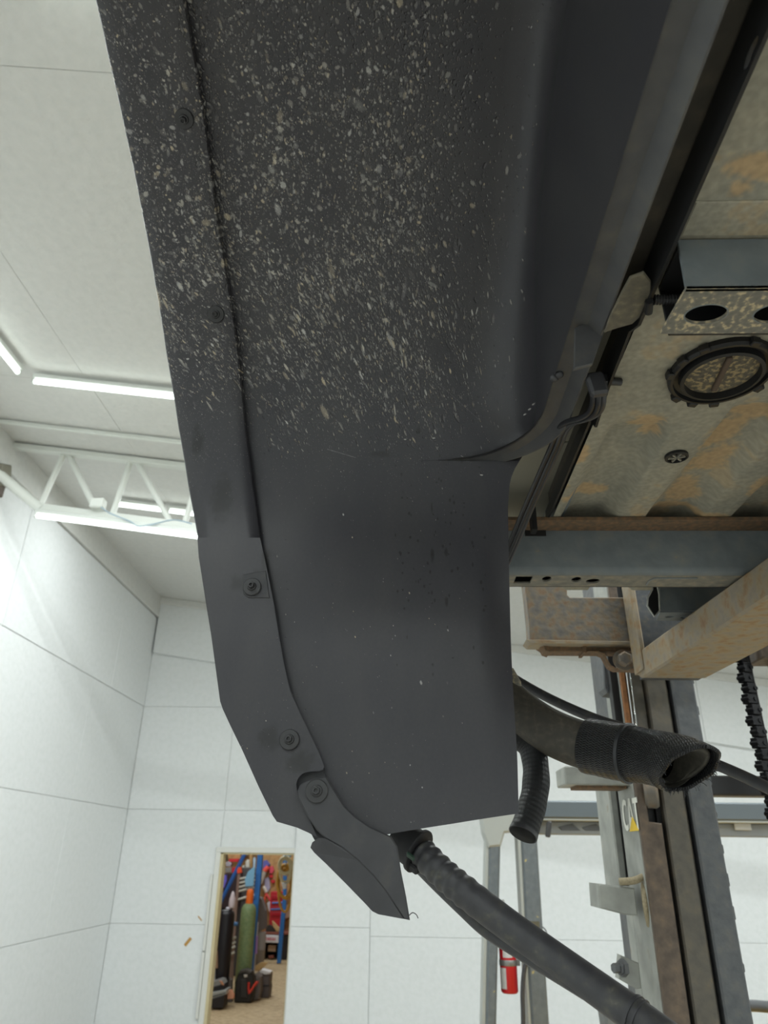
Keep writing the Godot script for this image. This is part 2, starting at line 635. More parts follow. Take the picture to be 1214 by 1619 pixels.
func make_materials() -> void:
	relief = noise_tex(77, 0.03, [], 512, 6)
	mats.fitting = plain("d9ddd8", 0.5)
	mats.tube = glow("f6fffa", 4.0)
	mats.wall = grainy([[0.0, "dfe2e2"], [0.5, "e3e6e6"], [0.9, "e6e8e9"], [1.0, "d9dad6"]], 1, 0.03, 0.8, 0.75, 0.0, 0.13)
	mats.ceiling = grainy([[0.0, "d3d4d0"], [0.5, "d8d8d4"], [1.0, "dcdcd8"]], 2, 0.03, 0.8, 0.85, 0.0, 0.3)
	mats.joint = plain("d3d4d0", 0.9)
	mats.white_steel = plain("dfe2dc", 0.5)
	mats.trim = plain("dcdcd6", 0.55)
	mats.jamb = plain("cdbf98", 0.6)
	mats.concrete = grainy([[0.0, "9c9a94"], [0.5, "a9a69f"], [1.0, "b3b0a8"]], 6, 0.01, 0.5, 0.7, 0.0, 0.3)
	var print_ := mud_print()
	var m := StandardMaterial3D.new()
	m.albedo_texture = print_[0]
	m.roughness = 0.34
	m.heightmap_enabled = true
	m.heightmap_texture = print_[1]
	m.heightmap_scale = 0.14
	mats.liner = m
	m = StandardMaterial3D.new()
	m.albedo_texture = floor_print()
	m.roughness = 0.8
	m.heightmap_enabled = true
	m.heightmap_texture = relief
	m.heightmap_scale = 0.06
	mats.bed_floor = m
	mats.black_plastic = grainy([[0.0, "363639"], [0.6, "3c3c3f"], [1.0, "454443"]], 12, 0.02, 3.0, 0.48, 0.0, 0.02)
	mats.wall_skirt = grainy([[0.0, "434345"], [0.5, "4b4b4c"], [0.8, "545350"], [1.0, "605c52"]], 13, 0.02, 2.5, 0.5, 0.0, 0.05)
	mats.dark_brown = grainy([[0.0, "3f3b34"], [0.6, "4a453c"], [1.0, "595144"]], 14, 0.02, 3.0, 0.7)
	mats.black_steel = plain("1d1d1e", 0.5, 0.1)
	mats.frame = grainy([[0.0, "656c70"], [0.5, "70777a"], [0.85, "7a7d7b"], [1.0, "8d8471"]], 15, 0.02, 2.0, 0.5, 0.05, 0.06)
	mats.dusty_frame = grainy([[0.0, "68665e"], [0.5, "77746a"], [0.62, "8a8371"], [0.72, "b8a888"], [1.0, "c6b897"]], 16, 0.05, 4.0, 0.85, 0.0, 0.12)
	mats.rust_strip = grainy([[0.0, "574c40"], [0.4, "6a5844"], [0.7, "7c6047"], [1.0, "8a6c4e"]], 17, 0.05, 3.0, 0.9, 0.0, 0.12)
	mats.rust = grainy([[0.0, "62605d"], [0.35, "716b63"], [0.6, "7d705e"], [0.8, "7d664f"], [1.0, "806950"]], 18, 0.03, 2.0, 0.7, 0.1, 0.12, 6)
	mats.fork = grainy([[0.0, "847b6e"], [0.35, "918675"], [0.55, "96886f"], [0.72, "937b5d"], [0.9, "8a6c4d"], [1.0, "84664a"]], 19, 0.03, 1.8, 0.6, 0.1, 0.12, 6)
	mats.mast_brown = grainy([[0.0, "4f453d"], [0.5, "63564a"], [0.8, "6f5f50"], [1.0, "80694f"]], 20, 0.02, 2.4, 0.5, 0.2, 0.06)
	mats.mast_mid = grainy([[0.0, "53504a"], [0.5, "5f5a51"], [0.85, "686053"], [1.0, "75654d"]], 21, 0.02, 2.4, 0.45, 0.2, 0.06)
	mats.mast_grey = grainy([[0.0, "505356"], [0.5, "5c5e60"], [0.85, "656462"], [1.0, "70695e"]], 22, 0.02, 2.4, 0.45, 0.2, 0.06)
	mats.mast_paint = grainy([[0.0, "84857f"], [0.5, "999b95"], [0.85, "a6a7a0"], [1.0, "8d8371"]], 23, 0.012, 1.5, 0.5, 0.05, 0.05)
	mats.guard_paint = grainy([[0.0, "5f656a"], [0.7, "6c7377"], [0.86, "737877"], [0.9, "b3a570"], [1.0, "bba970"]], 24, 0.02, 2.0, 0.45, 0.05, 0.04)
	mats.guard_light = plain("a9aca8", 0.5)
	mats.guard_blue = plain("5f686e", 0.4, 0.1)
	mats.rubber = grainy([[0.0, "3c3a35"], [0.55, "47433b"], [0.8, "575147"], [1.0, "7d7665"]], 25, 0.04, 4.0, 0.7, 0.0, 0.06)
	mats.conduit = grainy([[0.0, "333336"], [0.6, "3d3d40"], [0.85, "515048"], [1.0, "7d796c"]], 26, 0.03, 3.5, 0.5, 0.0, 0.06)
	m = plain("424448", 0.32).duplicate()
	m.heightmap_enabled = true
	m.albedo_texture = weave_print()
	m.heightmap_texture = m.albedo_texture
	m.heightmap_scale = 0.5
	m.uv1_scale = Vector3(6, 2.2, 1)
	mats.sleeve = m
	mats.chain = plain("17171a", 0.4, 0.5)
	mats.chrome = plain("c8c8c8", 0.12, 1.0)
	mats.bolt = plain("3a3a3b", 0.42, 0.1)
	mats.red = plain("c4202c", 0.35)
	mats.label = plain("c9c9c9", 0.6)
	mats.blue = plain("2f74c0", 0.5)
	mats.brown_floor = grainy([[0.0, "9d8866"], [0.4, "b39c7a"], [0.7, "c2ad88"], [1.0, "8f7b5e"]], 30, 0.02, 0.8, 0.7)
	mats.store_wall = grainy([[0.0, "8a6a45"], [0.5, "a57f52"], [1.0, "b58e5f"]], 31, 0.02, 0.8, 0.8)


# ---------- the room ----------
const BACK_D := 9.75
const LEFT_X := -3.56
const RIGHT_X := 8.6
const NEAR_D := -7.0

func panel(parent: Node, lo: Vector3, hi: Vector3, mat: Material) -> void:
	var s := Shape.new()
	s.cube(lo, hi, 0.004)
	obj("panel", s, mat, parent)

func build_room() -> void:
	var s := Shape.new()
	s.cube(v(LEFT_X - 0.3, -0.2, BACK_D + 0.3), v(RIGHT_X + 0.3, 0.0, NEAR_D - 0.3))
	struct("floor", s, mats.concrete)
	# left wall: sheets of painted board over a solid wall, joints left open
	s = Shape.new()
	s.cube(v(LEFT_X - 0.3, 0, BACK_D + 0.3), v(LEFT_X - 0.012, 6.0, NEAR_D - 0.3))
	var w := struct("wall_left", s, mats.joint)
	var rows := [0.0, 1.28, 2.55, 3.842, 5.08]
	var rng := RandomNumberGenerator.new()
	rng.seed = 5
	for r in 4:
		var d: float = BACK_D - [1.05, 1.72, 1.72, 1.2][r]
		var hi := BACK_D
		while hi > NEAR_D:
			var out := rng.randf_range(-0.003, 0.004)
			panel(w, v(LEFT_X - 0.012, rows[r] + 0.002, hi - 0.001), v(LEFT_X + out, rows[r + 1] - 0.003, maxf(d, NEAR_D) + 0.001), mats.wall)
			hi = d
			d -= 2.56
	# the boxed ledge under the ceiling along the left wall
	s = Shape.new()
	s.cube(v(LEFT_X - 0.012, 5.09, BACK_D), v(LEFT_X + 0.035, 5.46, NEAR_D), 0.004)
	struct("trim_1", s, mats.ceiling)
	# back wall with the doorway
	var dl := -2.31
	var dr := -1.37
	var dh := 2.065
	s = Shape.new()
	s.cube(v(LEFT_X - 0.3, 0, BACK_D + 0.16), v(dl, 6.0, BACK_D + 0.012))
	s.cube(v(dr, 0, BACK_D + 0.16), v(RIGHT_X + 0.3, 6.0, BACK_D + 0.012))
	s.cube(v(dl, dh, BACK_D + 0.16), v(dr, 6.0, BACK_D + 0.012))
	w = struct("wall_back", s, mats.joint)
	var cuts := [LEFT_X, dl, dr, -0.424, 0.98, 3.42, 5.86, RIGHT_X]
	for r in 4:
		for c in 7:
			var x0: float = cuts[c]
			var x1: float = cuts[c + 1]
			var y0: float = rows[r]
			var y1: float = rows[r + 1] if r < 3 else 5.4
			if r == 0 and c > 2:
				y1 = 1.19
			if r == 1 and c > 2:
				y0 = 1.19
			if c == 1:
				if r == 0:
					continue
				if r == 1:
					y0 = dh + 0.01
			var out := 0.03 if (c == 2 and r < 2) else 0.0
			panel(w, v(x0 + 0.0015, y0 + 0.0015, BACK_D + 0.012), v(x1 - 0.0015, y1 - 0.0015, BACK_D - out), mats.wall)
	# the deeper fascia along the head of the back wall, which follows the roof
	s = Shape.new()
	var low := func(x: float) -> float: return 4.575 - 0.152 * (x + 3.55)
	var xs := [LEFT_X + 0.03, -1.1, 1.4, 3.9, 6.3, RIGHT_X]
	for k in 5:
		var x0: float = xs[k]
		var x1: float = xs[k + 1] - 0.004
		var p := PackedVector2Array([Vector2(x0, low.call(x0)), Vector2(x1, low.call(x1)), Vector2(x1, roof(x1) - 0.02), Vector2(x0, roof(x0) - 0.02)])
		s.prism(p, facing(BACK_D - 0.07), 0.07, 0.004)
	struct("trim_2", s, mats.wall)
	# thin cove strip under the roof
	s = Shape.new()
	s.prism(PackedVector2Array([Vector2(LEFT_X, roof(LEFT_X) - 0.1), Vector2(RIGHT_X, roof(RIGHT_X) - 0.1), Vector2(RIGHT_X, roof(RIGHT_X)), Vector2(LEFT_X, roof(LEFT_X))]), facing(BACK_D - 0.11), 0.04, 0.01)
	struct("trim_3", s, mats.ceiling)
	s = Shape.new()
	s.cube(v(RIGHT_X, 0, BACK_D + 0.3), v(RIGHT_X + 0.3, 6.0, NEAR_D - 0.3))
	struct("wall_right", s, mats.wall)
	s = Shape.new()
	s.cube(v(LEFT_X - 0.3, 0, NEAR_D), v(RIGHT_X + 0.3, 6.0, NEAR_D - 0.3))
	struct("wall_front", s, mats.wall)
	# sloping ceiling: slab and boards
	s = Shape.new()
	var xa := LEFT_X - 0.3
	var xb := RIGHT_X + 0.3
	s.prism(PackedVector2Array([Vector2(xa, roof(xa) + 0.012), Vector2(xb, roof(xb) + 0.012), Vector2(xb, roof(xb) + 0.3), Vector2(xa, roof(xa) + 0.3)]), facing(NEAR_D - 0.3), BACK_D - NEAR_D + 0.6)
	w = struct("ceiling", s, mats.joint)
	var cx := [LEFT_X, -2.38, 0.06, 2.5, 4.94, RIGHT_X]
	var cd := [NEAR_D, -3.0, -0.55, 1.89, 4.33, 5.55, 6.77, 7.99, BACK_D]
	for i in 5:
		for j in 8:
			var x0: float = cx[i] + 0.0015
			var x1: float = cx[i + 1] - 0.0015
			s = Shape.new()
			s.prism(PackedVector2Array([Vector2(x0, roof(x0)), Vector2(x1, roof(x1)), Vector2(x1, roof(x1) + 0.012), Vector2(x0, roof(x0) + 0.012)]), facing(cd[j] + 0.0015), cd[j + 1] - cd[j] - 0.003)
			obj("panel", s, mats.ceiling, w)
	# the doorway: jambs, head and casing
	s = Shape.new()
	s.cube(v(dl, 0, BACK_D + 0.165), v(dl + 0.045, dh, BACK_D - 0.005), 0.004)
	s.cube(v(dr - 0.02, 0, BACK_D + 0.165), v(dr, dh, BACK_D - 0.005), 0.004)
	s.cube(v(dl, dh - 0.02, BACK_D + 0.165), v(dr, dh, BACK_D - 0.005), 0.004)
	w = struct("door_1", s, mats.jamb)
	s = Shape.new()
	s.cube(v(dl - 0.05, 0, BACK_D), v(dl + 0.012, dh + 0.06, BACK_D - 0.02), 0.004)
	s.cube(v(dr - 0.012, 0, BACK_D), v(dr + 0.05, dh + 0.06, BACK_D - 0.02), 0.004)
	s.cube(v(dl - 0.05, dh, BACK_D), v(dr + 0.05, dh + 0.06, BACK_D - 0.024), 0.004)
	obj("casing", s, mats.trim, w)
	s = Shape.new()
	for q in [[0.35, 1.02], [1.0, 1.82]]:
		s.cube(v(dl - 0.085, q[0], BACK_D), v(dl - 0.055, q[1], BACK_D - 0.03), 0.004)
	obj("stop_strip", s, mats.trim, w)
	# scuffs and a bare patch on the walls
	var chip := Shape.new()
	for q in [[297, 1489, 0.10, 0.035, 0.9], [316, 1452, 0.07, 0.012, -0.75]]:
		var at := pd(q[0], q[1], BACK_D - 0.002)
		chip.box(Transform3D(Basis(Vector3.BACK, q[4]), at), Vector3(q[2], q[3], 0.004), 0.001)
	obj("bare_patch", chip, plain("b98d4a", 0.8), get_node("wall_back"))


func build_lamps() -> void:
	# the visible run: one along the bay, then a row across it, the truss tubes and the far pair
	var drop := 0.075
	var h := func(x: float, d: float, below: float) -> Vector3: return v(x, roof(x) - below, d)
	lamp(h.call(-2.83, 1.72, drop), h.call(-2.83, 4.16, drop), "bare tube light running from front to back, in the top left corner", 0.6)
	lamp(h.call(-2.77, 4.24, drop), h.call(-0.35, 4.24, drop), "bare tube light across the ceiling beside the black wheel arch edge", 0.8)
	lamp(h.call(-2.9, 6.33, drop), h.call(-2.42, 6.33, drop), "short tube light seen through the roof truss webs, the left of the far pair", 0.25)
	lamp(h.call(-2.38, 6.33, drop), h.call(-1.17, 6.33, drop), "tube light on the ceiling behind the roof truss, half hidden by the wheel arch", 0.5)
	lamp(v(-3.16, 4.635, 5.37), v(-0.75, 4.635 - 0.138 * 2.41, 5.37), "long bright tube light hung under the bottom chord of the white truss", 0.3)
	# the rest of the same layout, over the rest of the shop
	for q in [[0.2, 4.24], [3.2, 4.24], [6.0, 4.24], [-1.5, 1.45], [1.6, 1.45], [4.6, 1.45], [1.6, 6.9], [4.6, 6.9], [-2.2, -1.4], [1.0, -1.4], [4.2, -1.4], [-3.0, -4.4], [-0.4, -4.4], [2.2, -4.4], [4.8, -4.4]]:
		lamp(h.call(q[0], q[1], drop), h.call(q[0] + 2.42, q[1], drop), "bare tube light on the shop ceiling outside the picture", 1.6 if q[1] < -4.0 else 1.2, "ceiling tubes over the rest of the shop")


func build_roof_steel() -> void:
	# a conduit along the ceiling, and the open-web joist with its bracket
	var s := Shape.new()
	s.bar(v(-3.5, roof(-3.5) - 0.03, 5.0), v(8.4, roof(8.4) - 0.03, 5.0), 0.03, 0.035, 0.005, Vector3.FORWARD)
	tag(obj("roof_purlin", s, mats.white_steel), "slim white steel strip running across the ceiling in front of the truss", "purlin")
	var t := thing("roof_truss", "white open-web roof truss with slanting rods at upper left", "truss", v(-3.5, 5.3, 5.43))
	t.position = Vector3.ZERO
	s = Shape.new()
	s.bar(v(-3.54, roof(-3.54) - 0.04, 5.41), v(8.4, roof(8.4) - 0.04, 5.41), 0.07, 0.05, 0.004, Vector3.FORWARD)
	obj("top_chord", s, mats.white_steel, t)
	s = Shape.new()
	var bottom := func(x: float) -> float: return 4.735 - 0.138 * (x + 3.18)
	s.bar(v(-3.18, bottom.call(-3.18), 5.43), v(8.2, bottom.call(8.2), 5.43), 0.05, 0.06, 0.004, Vector3.FORWARD)
	obj("bottom_chord", s, mats.white_steel, t)
	var top := func(px: float) -> Vector3:
		var q := pd(px, 715, 5.43)
		return v(q.x, roof(q.x) - 0.06, 5.43)
	var base := func(px: float) -> Vector3:
		var q := pd(px, 800, 5.43)
		return v(q.x, bottom.call(q.x), 5.43)
	for q in [[101, 63], [111, 158], [209, 180], [222, 276]]:
		s = Shape.new()
		s.tube([top.call(q[0]), base.call(q[1])], 0.026, 10)
		obj("web_rod", s, mats.white_steel, t)
	var step: float = (top.call(222) - top.call(111)).x
	for k in range(1, 9):
		for q in [[209, 180], [222, 276]]:
			var a: Vector3 = top.call(q[0])
			var b: Vector3 = base.call(q[1])
			a.x += step * k
			b.x += step * k
			if b.x > 8.0:
				continue
			a.y = roof(a.x) - 0.06
			b.y = bottom.call(b.x)
			s = Shape.new()
			s.tube([a, b], 0.026, 10)
			obj("web_rod", s, mats.white_steel, t)
	s = Shape.new()
	s.tube([v(-3.55, 5.0, 5.2), v(-3.16, 4.72, 5.43)], 0.045, 10)
	obj("end_brace", s, mats.white_steel, t)
	# junction box and clips on the chord
	s = Shape.new()
	s.box(Transform3D(Basis(), pd(155, 797, 5.37)), Vector3(0.12, 0.09, 0.08), 0.01)
	obj("junction_box", s, mats.white_steel, t)
	# loose wires over the tube below the chord
	s = Shape.new()
	s.tube(curve([pd(160, 802, 5.33), pd(175, 812, 5.33), pd(205, 824, 5.33), pd(219, 832, 5.33), pd(245, 828, 5.33), pd(275, 822, 5.33), pd(303, 828, 5.33)], 6), 0.006, 6)
	tag(obj("wire", s, plain("9fb2bf", 0.5)), "thin pale wire looped along the truss above the tube light", "wire")
	# corner fitting on the left wall
	var f := thing("wall_bracket", "small dark bracket high on the left wall at the picture edge", "bracket", Vector3.ZERO)
	s = Shape.new()
	var at := pw(2, 752, LEFT_X + 0.06)
	s.box(Transform3D(Basis(Vector3.RIGHT, 0.4), at), Vector3(0.1, 0.2, 0.16), 0.01)
	obj("body", s, plain("7d7a6c", 0.7), f)
	s = Shape.new()
	s.box(Transform3D(Basis(), at + Vector3(0.02, -0.14, 0)), Vector3(0.05, 0.12, 0.08), 0.01)
	obj("clip", s, plain("5b5147", 0.7), f)


# ---------- the lifted pickup bed ----------
func lay_h(points: Array, h: float) -> PackedVector2Array:        # photograph points met with the level plane at height h
	var out := PackedVector2Array()
	for p in points:
		var q := ph(p[0], p[1], h)
		out.append(Vector2(q.x, q.z))
	return out

func down(h: float) -> Transform3D:                               # a face that looks down, local (x, y) = world (x, z)
	return Transform3D(Basis(Vector3.RIGHT, Vector3.BACK, Vector3.DOWN), Vector3(0, h, 0))

func holed(called: String, poly: PackedVector2Array, xf: Transform3D, depth: float, holes: Array, mat: Material, parent: Node) -> CSGPolygon3D:
	var c := CSGPolygon3D.new()                                   # a plate with real holes; holes are [x, y, half width, half height, square]
	c.name = numbered(called, parent)
	c.polygon = poly
	c.depth = depth
	c.material_override = mat
	for q in holes:
		var hole: CSGShape3D
		if q[4]:
			hole = CSGBox3D.new()
			hole.size = Vector3(q[2] * 2, 0.2, q[3] * 2)
		else:
			hole = CSGCylinder3D.new()
			hole.radius = q[2]
			hole.height = 0.2
			hole.sides = 28
			hole.scale = Vector3(1, 1, q[3] / q[2])
		hole.name = "cutout"
		hole.operation = CSGShape3D.OPERATION_SUBTRACTION
		hole.rotation.x = PI / 2
		hole.position = Vector3(q[0], q[1], 0)
		c.add_child(hole, true)
	parent.add_child(c, true)
	c.transform = xf
	return c

func fixing(parent: Node, at: Vector3, up: Vector3, r: float, label := "") -> void:   # a hex head on a wide washer
	var xf := turned(up, at)
	var o := obj("bolt", Shape.new(), mats.bolt, parent, label)
	var s := Shape.new()
	s.lathe([Vector2(r, -0.002), Vector2(r, 0.0012), Vector2(r * 0.93, 0.0022), Vector2(r * 0.52, 0.0022), Vector2(r * 0.48, 0.003), Vector2(r * 0.46, 0.0042), Vector2(r * 0.36, 0.0046), Vector2(0.0, 0.0046)], xf, 28, 1, true)
	s.lathe([Vector2(r * 0.36, 0.004), Vector2(r * 0.36, 0.0088), Vector2(r * 0.31, 0.0098), Vector2(r * 0.20, 0.0098), Vector2(r * 0.18, 0.0072), Vector2(0.0, 0.0068)], xf, 6, -1)
	o.mesh = s.done()

func liner_mesh() -> ArrayMesh:
	var s := Shape.new()
	var off := 0.018
	var big := ARCH_R + off
	var step := FLOOR_H - ARCH_Y
	var a0 := asin(step / big)
	var s0 := ARCH_Y - ARCH_FOOT
	var edge := []
	for p in [[820, 1285], [818, 1200], [812, 1085], [808, 960], [805, 880], [803, 800], [806, 760], [815, 738], [850, 685], [890, 660], [905, 648]]:
		edge.append(arch_at(p[0], p[1], off))
	var inner := []
	for p in [[556, 1322], [520, 1290], [492, 1240], [456, 1150], [404, 1000], [384, 900], [366, 800], [345, 650], [320, 480], [290, 250]]:
		inner.append(arch_at(p[0], p[1], off))
	var left := func(t: float) -> float: return along(inner, t)
	var foot := []
	for p in [[555, 1329], [620, 1318], [720, 1303], [821, 1286]]:
		var q := arch_at(p[0], p[1], off)
		foot.append(Vector2(q.y, q.x))
	var foot_x: float = edge[0].y
	# the flat lower sheet
	var rows := []
	var uvs := []
	var s_top := s0 + ARCH_R * a0
	for i in 41:
		var row := []
		var uv := []
		for k in 31:
			var f := k / 30.0
			var sb := along(foot, lerpf(left.call(0.012), foot_x, f))
			var t := lerpf(sb, s_top, i / 40.0)
			var x := lerpf(left.call(t), along(edge, t), f)
			var q := arch(t, off)
			var bend := 0.012 * smoothstep(0.1, 0.135, x) * exp(-pow((t - 0.25) / 0.10, 2.0))    # the shallow facet at the right edge
			row.append(v(x, q.y, q.x + bend))
			uv.append(sheet_uv(x, t))
		rows.append(row)
		uvs.append(uv)
	s.sheet(rows, uvs)
	# the ear that runs on behind the pocket's lower corner
	rows = []
	uvs = []
	for i in 11:
		var t: float = lerpf(s_top - 0.02, edge[-1].x + 0.005, i / 10.0)
		var row := []
		var uv := []
		for k in 9:
			var x := lerpf(0.0, along(edge, t), k / 8.0)
			var q := arch(minf(t, s_top + 0.03), off + 0.0015 + 0.006 * i / 10.0)
			q.y += maxf(0.0, t - s_top - 0.03)
			row.append(v(x, q.y, q.x))
			uv.append(sheet_uv(minf(x, 0.22), t))
		rows.append(row)
		uvs.append(uv)
	s.sheet(rows, uvs)
	# the pocket: roof of the arch, rounded corner, inner wall, rim
	rows = []
	uvs = []
	var angles := []
	for i in 12:
		angles.append(lerpf(a0, deg_to_rad(20), pow(i / 12.0, 1.4)))
	for i in 34:
		angles.append(lerpf(deg_to_rad(20), PI / 2, i / 33.0))
	for i in 8:
		angles.append(PI / 2 + (i + 1) * 0.1)                      # then level, towards and over the camera
	var corner := 0.125
	var wall := 0.172
	var dc := ARCH_D + big * cos(a0)
	for a in angles:
		var turn: float = minf(a, PI / 2)
		var c := v(0, ARCH_Y, ARCH_D - maxf(0.0, a - PI / 2))
		var dir := v(0, sin(turn), cos(turn))
		var least: float = step / sin(turn)
		var t: float = s0 + ARCH_R * a
		var d_low: float = ARCH_D - maxf(0.0, a - PI / 2) + least * cos(turn)
		var xb := wall
		if d_low > dc - corner:
			xb = wall - corner + sqrt(maxf(0.0, corner * corner - pow(d_low - dc + corner, 2.0)))
		var rx := lerpf(lerpf(0.03, 0.085, smoothstep(a0, deg_to_rad(24), a)), 0.055, smoothstep(deg_to_rad(25), deg_to_rad(60), a))
		var rr := minf(0.85 * (big - least), rx)
		var row := []
		var uv := []
		var xl: float = left.call(t)
		for k in 17:
			var x := lerpf(xl, xb - rx, k / 16.0)
			row.append(c + dir * big + Vector3(x, 0, 0))
			uv.append(sheet_uv(x, t))
		for k in range(1, 13):
			var f := PI / 2 * k / 12.0
			var x := xb - rx + rx * sin(f)
			row.append(c + dir * (big - rr * (1.0 - cos(f))) + Vector3(x, 0, 0))
			uv.append(sheet_uv(minf(x + 0.01 * f, 0.24), t))
		for k in range(1, 7):
			row.append(c + dir * lerpf(big - rr, least, k / 6.0) + Vector3(xb, 0, 0))
			uv.append(sheet_uv(minf(xb + 0.016 + 0.008 * k, 0.245), t))
		rows.append(row)
		uvs.append(uv)
	s.sheet(rows, uvs)
	return s.done()

func rim_line() -> Array:                                          # the pocket's lower edge, with its outward direction
	var big := ARCH_R + 0.018
	var step := FLOOR_H - ARCH_Y
	var dc := ARCH_D + sqrt(big * big - step * step)
	var corner := 0.125
	var out := []
	for i in 25:
		var f := PI / 2 * (1.0 - i / 24.0)
		out.append([v(0.172 - corner + corner * cos(f), FLOOR_H, dc - corner + corner * sin(f)), Vector3(cos(f), 0, -sin(f))])
	for i in 16:
		out.append([v(0.172, FLOOR_H, lerpf(dc - corner - 0.02, -0.35, i / 15.0)), Vector3.RIGHT])
	return out

func build_bed() -> void:
	var t := thing("pickup_bed", "lifted pickup truck bed seen from below inside its black wheel arch", "truck bed", Vector3.ZERO)
	obj("wheel_arch_liner", liner_mesh(), mats.liner, t, "black plastic liner sprayed with dried mud")
	# rim of the pocket: a band facing down, then a dropped lip
	var s := Shape.new()
	var rows := []
	var uvs := []
	var n := 0
	for e in rim_line():
		var w := smoothstep(0.0, 9.0, float(n))
		var sag := smoothstep(6.0, 24.0, float(n))
		var p: Vector3 = e[0]
		var o: Vector3 = e[1]
		var row := [p + Vector3(0, 0.003, 0), p + o * 0.018 * w + Vector3(0, 0.001, 0), p + o * 0.029 * w + Vector3(0, -0.014, 0) * sag, p + o * 0.031 * w + Vector3(0, -0.014, 0) * sag, p + o * 0.034 * w + Vector3(0, 0.012, 0)]
		rows.append(row)
		uvs.append([Vector2(0, n), Vector2(0.2, n), Vector2(0.5, n), Vector2(0.52, n), Vector2(0.8, n)])
		n += 1
	for k in 4:
		var strip := []
		var suv := []
		for i in rows.size():
			strip.append([rows[i][k], rows[i][k + 1]])
			suv.append([uvs[i][k], uvs[i][k + 1]])
		s.sheet(strip, suv, 20 + k, true)
	obj("liner_rim", s, mats.wall_skirt, t)
	# the flare along the outer edge: curved strip, then the flat tail with its notch
	var le := []
	var re := []
	for p in [[312, 850], [297, 770], [280, 670], [262, 560], [245, 455], [222, 330], [197, 210], [172, 100], [150, 0]]:
		le.append(arch_at(p[0], p[1]))
	for p in [[411, 850], [400, 770], [388, 680], [381, 610], [371, 520], [358, 440], [343, 350], [332, 260], [318, 160], [303, 70], [291, 0]]:
		re.append(arch_at(p[0], p[1]))
	s = Shape.new()
	rows = []
	uvs = []
	var sf: float = le[0].x
	var st := []
	for i in 47:
		st.append(lerpf(sf, ARCH_Y - ARCH_FOOT + ARCH_R * PI / 2, i / 46.0))
	for i in 6:
		st.append(st[46] + 0.12 * (i + 1))
	for q in st:
		var x0 := along(le, q)
		var x1 := along(re, q)
		var nrm := arch_normal(q)
		var c := arch(q, 0.0)
		var row := [v(x0 + 0.001, c.y, c.x) - nrm * 0.016, v(x0, c.y, c.x) - nrm * 0.003, v(x0 + 0.0025, c.y, c.x)]
		var uv := [sheet_uv(x0, q), sheet_uv(x0, q), sheet_uv(x0 + 0.0025, q)]
		for k in range(1, 6):
			var x := lerpf(x0 + 0.0025, x1 - 0.0015, k / 5.0)
			row.append(v(x, c.y, c.x) + nrm * 0.002 * sin(PI * k / 5.0) * smoothstep(sf, sf + 0.15, q))
			uv.append(sheet_uv(x, q))
		row.append(v(x1, c.y, c.x) - nrm * 0.0015)
		row.append(v(x1, c.y, c.x) - nrm * 0.007)
		uv.append(sheet_uv(x1, q))
		uv.append(sheet_uv(x1, q))
		rows.append(row)
		uvs.append(uv)
	s.sheet(rows, uvs)
	var d := ARCH_D + ARCH_R
	var cut := arch_at(312, 850)
	var cut_r := arch_at(411, 850)
	var tail := lay([[316, 880], [320, 905], [327, 950], [336, 1005], [350, 1108], [354, 1120], [366, 1146], [385, 1185], [411, 1243], [433, 1288], [439, 1297], [470, 1306], [488, 1314], [497, 1319], [490, 1302], [478, 1276], [468, 1254], [466, 1240], [469, 1230], [477, 1221], [487, 1218], [504, 1217], [509, 1215], [510, 1211], [503, 1193], [490, 1165], [472, 1128], [457, 1094], [448, 1056], [439, 1006], [431, 955], [425, 925], [417, 885]], d)
	tail.append(Vector2(cut_r.y, ARCH_FOOT + cut.x))
	tail.append(Vector2(cut.y, ARCH_FOOT + cut.x))
	s.prism(tail, facing(d), 0.010, 0.0016, null, func(q: Vector2) -> Vector2: return sheet_uv(q.x, q.y - ARCH_FOOT), [tail[-1], tail[-2]])
	var flare := obj("fender_flare", s, mats.liner, t, "flat black flare strip bolted along the arch edge")
	for p in [[292, 187], [342, 497], [399, 929], [458, 1170]]:
		var q := arch_at(p[0], p[1])
		var c := arch(q.x, 0.0)
		fixing(flare, v(q.y, c.y, c.x) + arch_normal(q.x) * 0.0022, arch_normal(q.x), 0.0118)
	# small plates under the bolt at mid height
	s = Shape.new()
	s.prism(lay([[384, 908], [420, 902], [426, 945], [392, 945], [384, 938]], d - 0.0012), facing(d - 0.0012), 0.002, 0.0006)
	obj("retainer_plate", s, mats.black_plastic, flare)
	# the pointed corner flap below, with its turned-back lower lobe
	var flap := Node3D.new()
	flap.name = "corner_flap"
	t.add_child(flap)
	flap.set_meta("label", "pointed black plastic flap hanging at the lowest corner")
	var df := d - 0.010
	s = Shape.new()
	s.prism(lay([[471, 1262], [470, 1250], [475, 1240], [484, 1234], [498, 1230], [515, 1227], [528, 1248], [545, 1275], [562, 1291], [585, 1307], [618, 1322], [628, 1338], [634, 1378], [642, 1418], [648, 1455], [638, 1453], [610, 1410], [590, 1385], [565, 1360], [540, 1340], [513, 1325], [500, 1312], [485, 1289]], df), facing(df), 0.006, 0.0015)
	var lobe := [[513, 1325], [540, 1340], [565, 1360], [590, 1385], [610, 1410], [638, 1453], [598, 1446], [588, 1441], [578, 1430], [545, 1396], [515, 1366], [496, 1348], [490, 1340], [493, 1332], [502, 1325]]
	var poly := lay(lobe, df)
	var base_a := pd(513, 1325, df)
	var base_b := pd(638, 1453, df)
	var ab := Vector2(base_b.x - base_a.x, base_b.y - base_a.y).normalized()
	s.prism(poly, facing(df), 0.006, 0.0, func(q: Vector2) -> float: return 0.22 * absf((q - Vector2(base_a.x, base_a.y)).cross(ab)))
	obj("blade", s, mats.black_plastic, flap)
